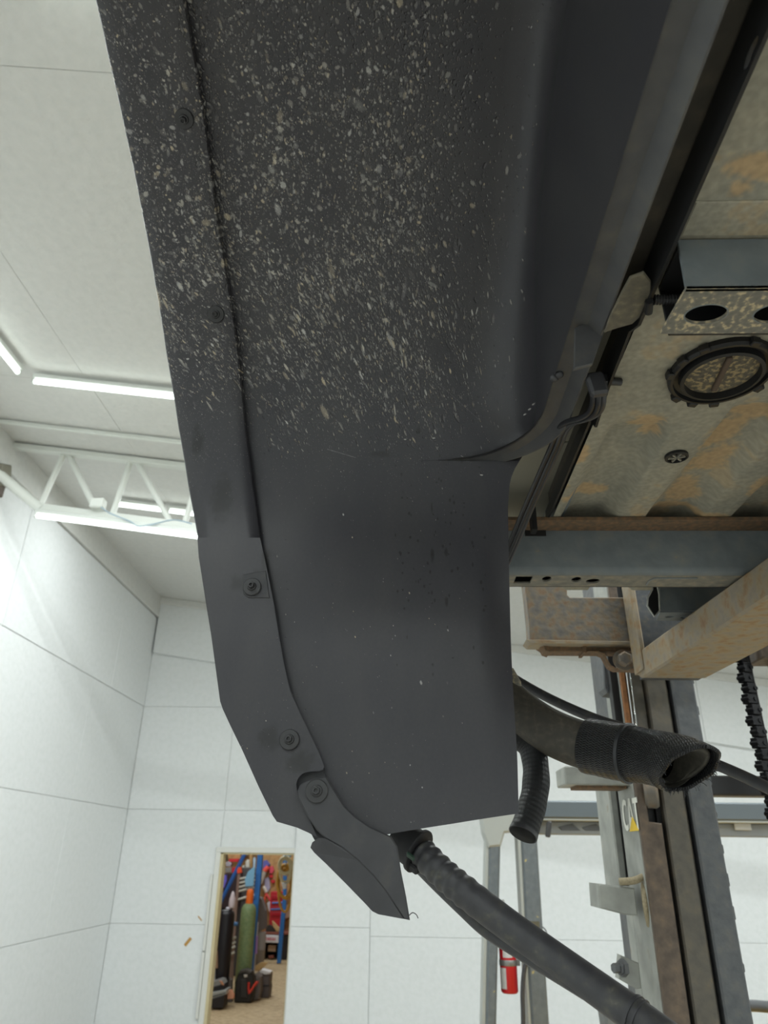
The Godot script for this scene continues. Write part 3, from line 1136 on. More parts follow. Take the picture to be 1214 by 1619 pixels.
	fixing(flap, pd(501, 1251, df) + Vector3(0, 0, 0.001), Vector3.BACK, 0.0128)
	s = Shape.new()                                               # a torn thread of plastic at the tip
	s.tube(curve([pd(646, 1448, df), pd(652, 1443, df), pd(658, 1446, df), pd(661, 1452, df)], 4), 0.0005, 5)
	obj("loose_thread", s, mats.black_plastic, flap)
	# fold of the tail behind the notch
	s = Shape.new()
	s.prism(lay([[478, 1212], [511, 1214], [516, 1232], [508, 1300], [520, 1332], [497, 1328], [476, 1288], [458, 1252], [462, 1226]], d + 0.012), facing(d + 0.012), 0.003)
	obj("backing_tab", s, mats.black_plastic, t)
	# painted outer skin of the bed side, edge on from here
	s = Shape.new()
	rows = []
	uvs = []
	for i in 30:
		var q: float = lerpf(le[0].x + 0.01, ARCH_Y - ARCH_FOOT + ARCH_R * PI / 2, i / 29.0)
		var x0 := along(le, maxf(q, le[0].x)) + 0.004
		if q < le[0].x:
			x0 = lerpf(-0.20, x0, (q - 0.16) / (le[0].x - 0.16)) + 0.004
		var c := arch(q, 0.014)
		rows.append([v(x0, c.y, c.x), v(x0 + 0.03, c.y, 1.35)])
		uvs.append([Vector2(0, q), Vector2(1, q)])
	rows.append([v(rows[-1][0].x, 3.25, 0.4), v(rows[-1][1].x, 3.25, 1.35)])
	uvs.append([Vector2(0, 2), Vector2(1, 2)])
	s.sheet(rows, uvs, 1, true)
	s.cube(v(-0.335, 2.93, 0.42), v(-0.30, 3.25, -0.35))
	obj("outer_side_panel", s, plain("8d9094", 0.35), t)

	build_bed_floor(t)


func rib(x: float, d: float) -> float:                            # how far the floor's pressings drop or rise, metres
	var h := 0.0
	for c in [0.295, 0.432, 0.569, 0.706, 0.843, 0.98]:
		var start := 0.735 + (0.04 if c < 0.3 else 0.0) - (0.05 if c > 0.5 else 0.0)
		var q := 1.0 - smoothstep(0.028, 0.042, absf(x - c - 0.03 * (1.05 - d)))
		h += q * smoothstep(start - 0.03, start + 0.05, d) * 0.022
	for c in [0.40, 0.56, 0.72]:
		var q := 1.0 - smoothstep(0.02, 0.045, absf(x - c))
		h += q * (1.0 - smoothstep(0.36, 0.41, d)) * 0.014
	return h

func build_bed_floor(t: Node3D) -> void:
	var s := Shape.new()
	var rows := []
	var uvs := []
	for i in 91:
		var row := []
		var uv := []
		var d := lerpf(-0.1, 1.40, i / 90.0)
		for k in 81:
			var x := lerpf(0.240, 1.15, k / 80.0)
			row.append(v(x, FLOOR_H + rib(x, d), d))
			uv.append(Vector2((x + 0.1) / 1.3, (d + 0.1) / 1.3))
		rows.append(row)
		uvs.append(uv)
	s.sheet(rows, uvs, 1, true)
	s.cube(v(0.24, FLOOR_H + 0.03, -0.1), v(1.15, FLOOR_H + 0.034, 1.40))
	var floor_ := obj("floor_panel", s, mats.bed_floor, t, "ribbed steel floor stained with tan dried mud")
	# sill plates above the rail, outboard of the floor
	s = Shape.new()
	s.cube(v(0.205, 2.60, -0.35), v(0.25, 2.612, 0.9), 0.001)
	s.cube(v(-0.30, 2.60, 0.895), v(0.25, 2.612, 1.40), 0.001)
	obj("sill_plate", s, mats.bed_floor, t)
	# inner bed wall above the floor, so no light falls through
	s = Shape.new()
	s.cube(v(0.246, 2.56, -0.35), v(0.262, 3.2, 1.40))
	s.cube(v(-0.335, 2.925, -0.35), v(0.25, 2.935, 0.5))
	s.cube(v(-0.335, 3.2, -0.35), v(0.262, 3.215, 1.40))
	s.cube(v(-0.30, 2.6, 1.385), v(0.262, 3.2, 1.40))
	obj("inner_side_wall", s, mats.frame, t)
	# rail beside the wheel arch: a brown upper web and a black hanging lip with an oval hole
	s = Shape.new()
	s.cube(v(0.2055, 2.570, 0.60), v(0.2385, 2.574, -0.35))
	s.cube(v(0.2385, 2.563, 1.06), v(0.2425, 2.66, -0.35))
	obj("inner_web", s, mats.dark_brown, t)
	var hole := pw(1192, 84, 0.233)
	var rail_poly := PackedVector2Array([Vector2(-0.35, 2.528), Vector2(0.52, 2.528), Vector2(0.56, 2.528), Vector2(0.585, 2.541), Vector2(0.68, 2.535), Vector2(0.74, 2.524), Vector2(0.755, 2.545), Vector2(0.95, 2.545), Vector2(1.06, 2.548), Vector2(1.06, 2.566), Vector2(-0.35, 2.566)])
	# local x runs away from the camera, local y up, local z to the left
	var side := Transform3D(Basis(Vector3.FORWARD, Vector3.UP, Vector3.RIGHT), Vector3(0.234, 0, 0))
	holed("side_rail", rail_poly, side, 0.003, [[-hole.z, hole.y, 0.011, 0.0042, false]], mats.black_steel, t)
	# sheet-metal tab and small fittings where the rail meets the first crossmember
	s = Shape.new()
	s.prism(lay_h([[996, 440], [1018, 432], [1029, 446], [1029, 472], [1012, 502], [1000, 513], [972, 521], [955, 527], [966, 498], [984, 462]], 2.532), down(2.532), 0.003, 0.001)
	obj("sheet_tab", s, grainy([[0.0, "57534a"], [0.6, "676152"], [1.0, "857b66"]], 52, 0.05, 3.0, 0.8), t)
	s = Shape.new()
	s.tube([ph(1026, 476, 2.525), ph(1025, 494, 2.525)], 0.004, 8)
	obj("clip", s, mats.black_steel, t)
	s = Shape.new()
	var a := ph(1034, 474, 2.53)
	var b := a + Vector3(0.033, 0, 0)
	var pts := []
	var rad := []
	for i in 49:
		pts.append(a.lerp(b, i / 48.0))
		rad.append(0.0052 if i % 4 < 2 else 0.0042)
	s.tube(pts, rad, 10, true, -1)
	obj("threaded_rod", s, mats.bolt, t)
	s = Shape.new()
	s.prism(lay([[909, 518], [941, 499], [957, 520], [937, 575], [907, 583]], 0.585), facing(0.585), 0.004, 0.001)
	obj("liner_tab", s, mats.wall_skirt, t)
	# bolt with nut beside the pipe bend
	s = Shape.new()
	s.tube([ph(941, 602, 2.545), ph(982, 604, 2.545)], 0.0045, 8)
	s.lathe([Vector2(0.0, 0), Vector2(0.010, 0.0), Vector2(0.010, 0.008), Vector2(0.0, 0.008)], turned(Vector3.RIGHT, ph(948, 604, 2.545)), 6, -1)
	obj("stud", s, mats.bolt, t)
	# screws with round heads on the liner's corner
	for p in [[876, 598], [884, 592]]:
		var o := obj("push_rivet", Shape.new(), mats.black_plastic, t)
		var q := Shape.new()
		q.lathe([Vector2(0.005, -0.006), Vector2(0.005, 0.001), Vector2(0.003, 0.003), Vector2(0.0, 0.0035)], turned(Vector3(-0.3, -0.8, 0.5), ph(p[0], p[1], 2.551)), 14)
		o.mesh = q.done()

	# first crossmember: flange, face, dusty underside with oval holes, open end
	var cm := Node3D.new()
	cm.name = "crossmember"
	t.add_child(cm)
	cm.set_meta("label", "nearer crossmember with oval holes in its muddy underside")
	s = Shape.new()
	s.prism(lay_h([[1100, 320], [1400, 316], [1400, 372], [1076, 374]], 2.548), down(2.548), 0.003, 0.001)
	obj("top_flange", s, mats.bed_floor, cm)
	var yb := 2.490
	var near_l := ph(1085, 457, yb)
	var far_l := ph(1044, 528, yb)
	var dn := -near_l.z
	var dfar := -far_l.z
	s = Shape.new()
	s.prism(PackedVector2Array([Vector2(pd(1072, 382, dn).x, 2.548), Vector2(1.15, 2.548), Vector2(1.15, yb), Vector2(near_l.x, yb)]), facing(dn), 0.003, 0.0005)
	obj("face", s, mats.frame, cm)
	var plan := PackedVector2Array([Vector2(near_l.x, dn), Vector2(1.15, dn), Vector2(1.15, dfar), Vector2(far_l.x, dfar)])
	var level := Transform3D(Basis(Vector3.RIGHT, Vector3.FORWARD, Vector3.UP), Vector3(0, yb + 0.003, 0))
	var holes := []
	for k in 8:
		var q := ph(1116, 497, yb)
		holes.append([q.x + 0.061 * k, -q.z, 0.0185, 0.0125, false])
	holed("underside", plan, level, 0.003, holes, mats.dusty_frame, cm)
	s = Shape.new()
	s.cube(v(0.245, yb, dfar), v(1.15, 2.55, dfar + 0.003), 0.0005)
	s.cube(v(0.244, 2.543, dn + 0.003), v(0.32, 2.5465, dfar))
	obj("rear_web", s, mats.black_steel, cm)
	for q in holes:
		s = Shape.new()
		s.lathe([Vector2(0.0183, -0.0004), Vector2(0.0195, -0.0002), Vector2(0.0195, 0.003)], Transform3D(Basis().scaled(Vector3(1, 1, 0.676)), Vector3(q[0], yb, -q[1])), 28, 1, true)
		obj("hole_lip", s, mats.frame, cm)

	# second crossmember along the far edge
	cm = Node3D.new()
	cm.name = "crossmember_001"
	t.add_child(cm)
	cm.set_meta("label", "farther grey crossmember with a rust-brown ledge and a row of small holes")
	var db := 1.085
	yb = pd(900, 906, db).y
	s = Shape.new()
	s.cube(v(0.10, 2.542, 1.045), v(1.15, 2.549, db + 0.004), 0.001)
	obj("ledge", s, mats.rust_strip, cm)
	s = Shape.new()
	var prof := [Vector2(0.0, 2.545), Vector2(0.0, yb + 0.012), Vector2(0.0015, yb + 0.006), Vector2(0.006, yb + 0.0015), Vector2(0.012, yb)]
	rows = []
	uvs = []
	for q in prof:
		rows.append([v(0.10, q.y, db + q.x), v(1.15, q.y, db + q.x)])
		uvs.append([Vector2(), Vector2()])
	s.sheet(rows, uvs, 1, true)
	obj("face", s, mats.frame, cm)
	plan = PackedVector2Array([Vector2(0.10, db + 0.011), Vector2(1.15, db + 0.011), Vector2(1.15, 1.148), Vector2(0.10, 1.148)])
	level.origin.y = yb + 0.003
	holes = []
	for q in [[827, 917, 0.0140, 0.016, true], [864, 915.5, 0.0078, 0.0120, false], [911, 916.5, 0.0082, 0.0120, false], [937, 919, 0.0115, 0.0110, false]]:
		var c := ph(q[0], q[1], yb)
		holes.append([c.x, -c.z, q[2], q[3], q[4]])
	holed("underside", plan, level, 0.003, holes, grainy([[0.0, "66655f"], [0.6, "7d7a70"], [1.0, "a08e70"]], 33, 0.03, 2.5, 0.7, 0.0, 0.06), cm)
	s = Shape.new()
	s.cube(v(0.10, yb, 1.148), v(1.15, 2.55, 1.151))
	obj("rear_web", s, mats.black_steel, cm)
	s = Shape.new()                                               # the pressed outline on its underside
	var em := []
	for p in [[1022, 925], [1026, 918], [1034, 914], [1102, 914]]:
		em.append(ph(p[0], p[1], yb - 0.0005))
	s.tube(em, 0.0016, 6)
	obj("pressed_bead", s, mats.frame, cm)
	s = Shape.new()
	s.cube(v(pd(829, 835, db).x, 2.532, db - 0.002), v(pd(862, 835, db).x, 2.549, db + 0.004))
	obj("notch_clip", s, mats.black_steel, cm)
	s = Shape.new()
	s.cube(v(pd(840, 815, 1.03).x, 2.52, 1.03), v(pd(848, 815, 1.03).x, 2.56, 1.05))
	obj("notch_clip", s, mats.black_steel, cm)

	# third crossmember, beyond, with its folded open end towards us
	cm = Node3D.new()
	cm.name = "crossmember_002"
	t.add_child(cm)
	cm.set_meta("label", "short grey channel with a bright folded end, hanging beyond the others")
	var dd := 1.32
	s = Shape.new()
	s.prism(lay([[1043, 905], [1180, 905], [1180, 965], [1043, 965]], dd), facing(dd), 0.003, 0.0005)
	obj("face", s, mats.frame, cm)
	var low := pd(1043, 966, dd).y
	var lip := lay_h([[1043, 966], [1150, 966], [1150, 980], [1037, 979]], low)
	var lip_depth := PackedVector2Array()
	for q in lip:
		lip_depth.append(Vector2(q.x, -q.y))
	level.origin.y = low
	holes = []
	for p in [[1058, 973, 0.008, 0.006, false], [1080, 974, 0.006, 0.006, false]]:
		var c := ph(p[0], p[1], low)
		holes.append([c.x, -c.z, p[2], p[3], p[4]])
	holed("underside", lip_depth, level, 0.003, holes, mats.frame, cm)
	s = Shape.new()
	s.prism(lay([[1033, 905], [1044, 905], [1044, 966], [1036, 974], [1023, 958], [1023, 945], [1032, 930]], dd + 0.05), facing(dd + 0.05), 0.004)
	obj("inner_web", s, mats.black_steel, cm)
	s = Shape.new()
	var loop := []
	for p in [[1031, 915], [1031, 932], [1024, 945], [1023, 958], [1034, 975], [1043, 965], [1042, 940], [1037, 915]]:
		loop.append(pd(p[0], p[1], dd - 0.001))
	s.tube(loop, 0.0016, 6)
	obj("bright_edge", s, plain("b9bab5", 0.3, 0.4), cm)

	# big snap-in plug and the small drain plug
	var pc := ph(1139, 585, FLOOR_H)
	var plug := Node3D.new()
	plug.name = "access_plug"
	t.add_child(plug)
	plug.set_meta("label", "large round black snap-in plug with a dusty centre")
	var xf := Transform3D(Basis(Vector3.RIGHT, Vector3.DOWN, Vector3.FORWARD), pc)
	s = Shape.new()
	s.lathe([Vector2(0.0575, -0.004), Vector2(0.0575, 0.006), Vector2(0.055, 0.009), Vector2(0.052, 0.009), Vector2(0.051, 0.004), Vector2(0.0455, 0.003), Vector2(0.0445, 0.011), Vector2(0.0405, 0.012), Vector2(0.0395, 0.002)], xf, 48, 1, true)
	obj("ring", s, mats.black_steel, plug)
	for k in 14:
		if k in [2, 6, 10]:
			continue
		s = Shape.new()
		var an := TAU * k / 14.0
		s.box(xf * Transform3D(Basis(Vector3.UP, -an), Vector3(cos(an) * 0.0575, 0.006, sin(an) * 0.0575)), Vector3(0.008, 0.009, 0.011), 0.0012)
		obj("clip", s, mats.black_steel, plug)
	s = Shape.new()
	s.lathe([Vector2(0.0405, 0.003), Vector2(0.034, 0.0045), Vector2(0.0, 0.0045)], xf, 40)
	obj("disc", s, grainy([[0.0, "46433c"], [0.5, "5d574a"], [0.6, "90805f"], [1.0, "a8946d"]], 34, 0.025, 9.0, 0.85, 0.0, 0.1), plug)
	s = Shape.new()
	s.box(xf * Transform3D(Basis(Vector3.UP, 0.1), Vector3(0.0, 0.006, 0.0)), Vector3(0.006, 0.005, 0.062), 0.001)
	obj("bar", s, plain("54463a", 0.8), plug)
	pc = ph(1069, 720, FLOOR_H)
	plug = Node3D.new()
	plug.name = "drain_plug"
	t.add_child(plug)
	plug.set_meta("label", "small black cross-ribbed plug in the muddy floor")
	xf = Transform3D(Basis(Vector3.RIGHT, Vector3.DOWN, Vector3.FORWARD), pc)
	s = Shape.new()
	s.lathe([Vector2(0.0155, -0.006), Vector2(0.0155, 0.004), Vector2(0.0125, 0.005), Vector2(0.0115, 0.001), Vector2(0.0, 0.001)], xf, 24, 1, true)
	obj("ring", s, mats.black_steel, plug)
	s = Shape.new()
	for k in 3:
		s.box(xf * Transform3D(Basis(Vector3.UP, PI * k / 3.0 + 0.3), Vector3(0, 0.003, 0)), Vector3(0.023, 0.004, 0.0025), 0.0006)
	obj("rib", s, mats.dusty_frame, plug)


# ---------- the forklift that carries the bed ----------
func build_forklift() -> void:
	var t := thing("forklift", "forklift with rusty fork, worn steel mast and grey overhead guard", "forklift", Vector3.ZERO)
	var mast := Node3D.new()
	mast.name = "mast"
	t.add_child(mast)
	var d := 1.85
	var s := Shape.new()
	s.prism(PackedVector2Array([Vector2(0.555, 0.12), Vector2(0.607, 0.12), Vector2(0.607, 2.128), Vector2(0.578, 2.132), Vector2(0.578, 2.90), Vector2(0.555, 2.90)]), facing(d), 0.016, 0.003)
	obj("outer_rail", s, mats.mast_brown, mast, "worn brown front edge of the outer mast rail")
	s = Shape.new()
	s.cube(v(0.5535, 0.12, d + 0.012), v(0.567, 2.90, 2.0), 0.002)
	s.cube(v(0.5535, 0.12, 2.0), v(0.567, 1.99, 2.06), 0.002)
	s.cube(v(0.545, 1.975, 2.055), v(0.567, 2.235, 2.2), 0.004)
	obj("rail_side", s, mats.mast_paint, mast, "grey painted side of the outer mast rail")
	s = Shape.new()
	s.cube(v(0.572, 0.12, 1.99), v(0.60, 2.9, 2.19))
	obj("rail_web", s, mats.mast_grey, mast)
	s = Shape.new()
	s.cube(v(0.618, 0.2, d + 0.004), v(0.672, 2.92, 2.0), 0.004)
	obj("middle_rail", s, mats.mast_mid, mast)
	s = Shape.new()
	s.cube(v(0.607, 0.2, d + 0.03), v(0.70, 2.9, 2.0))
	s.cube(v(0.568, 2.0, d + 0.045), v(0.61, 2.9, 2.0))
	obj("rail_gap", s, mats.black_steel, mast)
	s = Shape.new()
	s.cube(v(0.682, 0.2, d), v(0.740, 2.94, 2.05), 0.004)
	obj("inner_rail", s, mats.mast_grey, mast)
	s = Shape.new()
	var rng := RandomNumberGenerator.new()
	rng.seed = 9
	for k in 9:                                                   # weld beads and nicks down the right edge
		var y := 2.45 - k * 0.075
		s.box(Transform3D(Basis(), v(0.741, y + rng.randf_range(-0.02, 0.02), d + 0.01)), Vector3(0.005, rng.randf_range(0.012, 0.03), 0.01), 0.002)
	obj("weld_bead", s, mats.mast_grey, mast)
	# upper end, behind the hoses: lift cylinder, strips, chain anchor
	s = Shape.new()
	s.cube(v(0.578, 2.27, d + 0.02), v(0.617, 2.62, d + 0.06), 0.003)
	obj("rail_top", s, mats.mast_mid, mast)
	s = Shape.new()
	s.tube([v(0.572, 2.27, d - 0.01), v(0.572, 2.60, d - 0.01)], 0.0075, 12)
	obj("cylinder_rod", s, mats.chrome, mast, "bright chrome lift cylinder rod")
	s = Shape.new()
	s.cube(v(0.552, 2.27, d - 0.012), v(0.5635, 2.60, d), 0.001)
	obj("rust_strip", s, grainy([[0.0, "6b4526"], [0.6, "8a5a30"], [1.0, "9c6f42"]], 40, 0.02, 3.0, 0.7), mast)
	s = Shape.new()
	s.cube(v(0.535, 2.27, d + 0.02), v(0.553, 2.60, d + 0.05), 0.001)
	obj("guide_strip", s, mats.black_steel, mast)
	s = Shape.new()
	s.prism(lay([[951, 1000], [973, 1000], [976, 1097], [960, 1095], [955, 1088]], 1.9), facing(1.9), 0.06, 0.003)
	obj("stop_housing", s, mats.mast_grey, mast)
	s = Shape.new()
	for k in 4:
		var at := pd(971 + k * 2.4, 1102 + k * 12, 1.9)
		s.box(Transform3D(Basis(), at), Vector3(0.014, 0.022, 0.02), 0.004)
	obj("lift_chain", s, mats.rust, mast)
	# roller in the notch of the outer rail
	s = Shape.new()
	s.lathe([Vector2(0.0, -0.016), Vector2(0.030, -0.016), Vector2(0.034, -0.010), Vector2(0.034, 0.010), Vector2(0.030, 0.016), Vector2(0.0, 0.016)], turned(Vector3(1, 0, 0.25), v(0.594, 2.195, d + 0.012)), 28, 1, true)
	obj("roller", s, mats.rust, mast, "rusty roller in the notch of the mast rail")
	# blocks welded to the side
	s = Shape.new()
	s.cube(v(0.395, 2.215, 1.88), v(0.56, 2.258, 1.99), 0.003)
	obj("cross_tie", s, mats.mast_paint, mast)
	s = Shape.new()
	s.cube(v(0.425, 2.208, 1.90), v(0.55, 2.216, 1.97), 0.001)
	obj("tie_rust", s, mats.rust_strip, mast)
	s = Shape.new()
	var blk := lay([[945, 1397], [1003, 1404], [1009, 1448], [990, 1447], [948, 1436]], 1.88)
	s.prism(blk, facing(1.88), 0.09, 0.003)
	obj("stop_block", s, mats.mast_paint, mast)
	s = Shape.new()
	s.tube(curve([v(0.556, 2.0, 1.885), v(0.550, 1.97, 1.872), v(0.551, 1.94, 1.872), v(0.557, 1.915, 1.885)], 5), 0.007, 8)
	s.tube(curve([v(0.50, 2.003, 1.885), v(0.53, 2.006, 1.875), v(0.556, 2.014, 1.882)], 5), 0.008, 8)
	obj("weld", s, grainy([[0.0, "8a8068"], [1.0, "b3a588"]], 41, 0.05, 6.0, 0.9, 0.0, 0.2), mast)
	s = Shape.new()
	s.prism(lay([[981, 1510], [1010, 1523], [1014, 1563], [1006, 1564], [978, 1548]], 1.90), facing(1.90), 0.03, 0.002)
	obj("bolt_plate", s, mats.mast_paint, mast)
	s = Shape.new()
	var bx := pd(979, 1530, 1.895)
	s.lathe([Vector2(0.0, 0.03), Vector2(0.010, 0.03), Vector2(0.010, 0.016), Vector2(0.014, 0.016), Vector2(0.014, 0.010), Vector2(0.018, 0.010), Vector2(0.018, 0.0), Vector2(0.0, 0.0)], turned(Vector3(-1, 0, 0.35), bx + Vector3(0.012, 0, 0)), 6, -1)
	obj("bolt", s, mats.mast_grey, mast)
	# decal on the painted side: white letters over a yellow triangle
	var decal := Node3D.new()
	decal.name = "decal"
	mast.add_child(decal)
	var top := pw(985, 1266, 0.5525)
	var bot := pw(994, 1315, 0.5525)
	var back_d := -pw(985, 1290, 0.5525).z
	var front_d := -pw(1010, 1290, 0.5525).z
	var dh := top.y - bot.y
	var dw := back_d - front_d
	var text := TextMesh.new()
	var font := SystemFont.new()
	font.font_names = PackedStringArray(["Droid Sans"])
	font.font_weight = 700
	text.font = font
	text.text = "CAT"
	text.font_size = 64
	text.pixel_size = 0.01
	text.depth = 0.02
	text.horizontal_alignment = HORIZONTAL_ALIGNMENT_CENTER
	text.vertical_alignment = VERTICAL_ALIGNMENT_CENTER
	var box := text.get_aabb()
	var o := obj("lettering", text, plain("e9e9df", 0.5), decal)
	# letters run from the back of the mast towards the camera, on its left face
	o.transform = Transform3D(Basis(Vector3.BACK * (dw / box.size.x * 1.02), Vector3.UP * (dh / box.size.y), Vector3.LEFT * 0.02), v(0.5522, (top.y + bot.y) / 2 + 0.002, (back_d + front_d) / 2) - Vector3.BACK * (box.get_center().x * dw / box.size.x) - Vector3.UP * (box.get_center().y * dh / box.size.y))
	s = Shape.new()
	var tri_c := back_d - dw * 0.60
	s.prism(PackedVector2Array([Vector2(-tri_c - dw * 0.27, bot.y), Vector2(-tri_c + dw * 0.30, bot.y), Vector2(-tri_c, bot.y + dh * 0.45)]), Transform3D(Basis(Vector3.BACK, Vector3.UP, Vector3.LEFT), Vector3(0.5512, 0, 0)), 0.001)
	obj("triangle", s, plain("f0c814", 0.5), decal)

	# carriage
	var car := Node3D.new()
	car.name = "carriage"
	t.add_child(car)
	s = Shape.new()
	var plate := lay([[829, 915], [896, 915], [897, 940], [901, 944], [1003, 944], [1003, 1017], [920, 1018], [838, 1015], [836, 980]], 1.62)
	s.prism(plate, facing(1.62), 0.05, 0.003)
	obj("side_plate", s, mats.rust, car, "rusty mottled carriage plate left of the fork")
	s = Shape.new()
	s.prism(lay([[1000, 915], [1116, 915], [1117, 947], [1142, 947], [1142, 915], [1500, 915], [1500, 1000], [1000, 1016]], 1.66), facing(1.66), 0.05, 0.003)
	obj("lower_bar", s, mats.mast_grey, car)
	s = Shape.new()
	s.prism(lay([[832, 1011], [1003, 1014], [1003, 1019], [838, 1017]], 1.613), facing(1.613), 0.055, 0.001)
	obj("edge_bead", s, mats.fork, car)
	s = Shape.new()
	s.prism(lay([[848, 1018], [1003, 1020], [1003, 1031], [866, 1030]], 1.64), facing(1.64), 0.04, 0.002)
	s.prism(lay([[857, 1018], [866, 1018], [870, 1031], [862, 1028]], 1.634), facing(1.634), 0.05, 0.001)
	s.prism(lay([[922, 1019], [927, 1019], [927, 1032], [922, 1032]], 1.634), facing(1.634), 0.05, 0.001)
	obj("under_flange", s, mats.rust_strip, car)
	s = Shape.new()
	s.prism(lay([[930, 1029], [1006, 1029], [1010, 1059], [974, 1058], [964, 1053], [959, 1044], [954, 1035], [944, 1031]], 1.63), facing(1.63), 0.03, 0.003)
	obj("roller_bracket", s, mats.rust_strip, car)
	s = Shape.new()
	s.lathe([Vector2(0.024, 0), Vector2(0.024, 0.004), Vector2(0.016, 0.004)], turned(Vector3.BACK, pd(985, 1044, 1.63)), 24, 1, true)
	s.lathe([Vector2(0.017, 0.002), Vector2(0.017, 0.018), Vector2(0.013, 0.021), Vector2(0, 0.021)], turned(Vector3.BACK, pd(985, 1044, 1.63)), 6, -1)
	obj("bolt", s, mats.rust, car)

	# fork: upright shank and a blade that runs towards the camera under the crossmembers
	var fork := Node3D.new()
	fork.name = "fork"
	t.add_child(fork)
	fork.set_meta("label", "rusty steel fork blade running under the bed")
	var lean := -0.057
	var left := func(dd: float) -> float: return 0.516 + lean * (dd - 1.55)
	s = Shape.new()
	s.prism(PackedVector2Array([Vector2(0.521, 2.409), Vector2(0.648, 2.409), Vector2(0.648, 2.95), Vector2(0.516, 2.95)]), facing(1.545), 0.05, 0.004)
	obj("shank", s, grainy([[0.0, "3c3f43"], [0.5, "4a4d51"], [0.8, "565653"], [1.0, "726a5c"]], 53, 0.03, 3.0, 0.5, 0.2), fork)
	s = Shape.new()
	s.prism(PackedVector2Array([Vector2(0.511, 2.42), Vector2(0.524, 2.42), Vector2(0.519, 2.95), Vector2(0.506, 2.95)]), facing(1.540), 0.055, 0.003)
	obj("shank_edge", s, mats.fork, fork)
	s = Shape.new()
	var rows := []
	var ends := [1.60, 1.575, 1.555, 1.3, 1.0, 0.75, 0.5, 0.36, 0.33]
	var thick := [0.040, 0.056, 0.060, 0.060, 0.057, 0.043, 0.027, 0.018, 0.008]
	for i in ends.size():
		var dd: float = ends[i]
		var x0: float = left.call(dd)
		var x1: float = x0 + 0.136 - (0.02 if i > 6 else 0.0)
		if i > 6:
			x0 += 0.02
		var hi := 2.4655
		var lo: float = hi - thick[i]
		var b := 0.004
		var ring := [v(x0 + b, hi, dd), v(x1 - b, hi, dd), v(x1, hi - b, dd), v(x1, lo + b, dd), v(x1 - b, lo, dd), v(x0 + b, lo, dd), v(x0, lo + b, dd), v(x0, hi - b, dd), v(x0 + b, hi, dd)]
		rows.append(ring)
	for i in rows.size() - 1:
		for k in 8:
			var mid := (Vector3(rows[i][0]) + Vector3(rows[i][4]) + Vector3(rows[i + 1][0]) + Vector3(rows[i + 1][4])) / 4
			s.quad_to(rows[i][k], rows[i][k + 1], rows[i + 1][k + 1], rows[i + 1][k], (Vector3(rows[i][k]) + Vector3(rows[i + 1][k + 1])) / 2 - mid)
	for e in [0, rows.size() - 1]:
		for k in range(1, 7):
			s.tri_to(rows[e][0], rows[e][k], rows[e][k + 1], Vector3.FORWARD if e == 0 else Vector3.BACK)
	obj("blade", s, mats.fork, fork)

	# chain, rods and hoses at the right of the mast
	var chain := Node3D.new()
	chain.name = "leaf_chain"
	t.add_child(chain)
	var link := Shape.new()
	for e in [-1.0, -0.35, 0.35, 1.0]:
		link.box(Transform3D(Basis(), Vector3(0, 0, e * 0.009)), Vector3(0.030, 0.026, 0.004), 0.0018)
	for e in [-1, 1]:
		link.tube([Vector3(e * 0.010, 0.0, -0.013), Vector3(e * 0.010, 0.0, 0.013)], 0.006, 8)
	var lm := link.done()
	for k in 22:
		var m := obj("chain_link", lm, mats.chain, chain)
		m.position = v(0.897 + (0.004 if k % 2 else -0.002), 2.595 - k * 0.0275, 1.9)
		m.rotation.y = 0.35
	s = Shape.new()
	s.tube([v(0.921, 1.95, 1.93), v(0.921, 2.70, 1.93)], 0.012, 10)
	obj("chain_backing", s, mats.black_steel, chain)
	s = Shape.new()
	s.tube([v(0.972, 2.1, 1.9), v(0.972, 2.56, 1.9)], 0.006, 12)
	s.tube([v(0.988, 2.1, 1.9), v(0.988, 2.56, 1.9)], 0.006, 12)
	obj("tilt_rod", s, mats.chrome, t)
	s = Shape.new()
	s.cube(v(0.945, 2.535, 1.88), v(1.1, 2.72, 1.98), 0.004)
	s.cube(v(1.0, 1.5, 1.9), v(1.06, 2.6, 1.98), 0.004)
	obj("far_rail", s, mats.mast_brown, t)
	s = Shape.new()
	s.cube(v(0.72, 2.205, 2.03), v(1.25, 2.255, 2.10), 0.004)
	obj("mast_tie", s, plain("3a3a3b", 0.5), t)

	# overhead guard
	var g := Node3D.new()
	g.name = "overhead_guard"
	t.add_child(g)
	s = Shape.new()
	s.prism(PackedVector2Array([Vector2(0.372, 1.05), Vector2(0.420, 1.05), Vector2(0.442, 1.33), Vector2(0.512, 2.17), Vector2(0.516, 2.24), Vector2(0.456, 2.24), Vector2(0.452, 2.17), Vector2(0.391, 1.33)]), facing(4.20), 0.13, 0.01)
	obj("post", s, mats.guard_paint, g)
	s = Shape.new()
	s.prism(PackedVector2Array([Vector2(0.352, 1.05), Vector2(0.373, 1.05), Vector2(0.392, 1.33), Vector2(0.453, 2.17), Vector2(0.457, 2.24), Vector2(0.436, 2.24), Vector2(0.432, 2.17), Vector2(0.371, 1.33)]), facing(4.21), 0.10, 0.004)
	obj("post_edge", s, mats.guard_light, g)
	s = Shape.new()
	s.prism(PackedVector2Array([Vector2(0.612, 1.05), Vector2(0.695, 1.05), Vector2(0.70, 1.7), Vector2(0.706, 2.24), Vector2(0.622, 2.24), Vector2(0.614, 1.7)]), facing(4.20), 0.13, 0.01)
	obj("post", s, mats.guard_paint, g)
	s = Shape.new()
	s.prism(PackedVector2Array([Vector2(0.598, 1.05), Vector2(0.612, 1.05), Vector2(0.614, 1.7), Vector2(0.622, 2.24), Vector2(0.601, 2.24), Vector2(0.596, 1.7)]), facing(4.21), 0.11, 0.004)
	obj("post_edge", s, mats.guard_light, g)
	s = Shape.new()
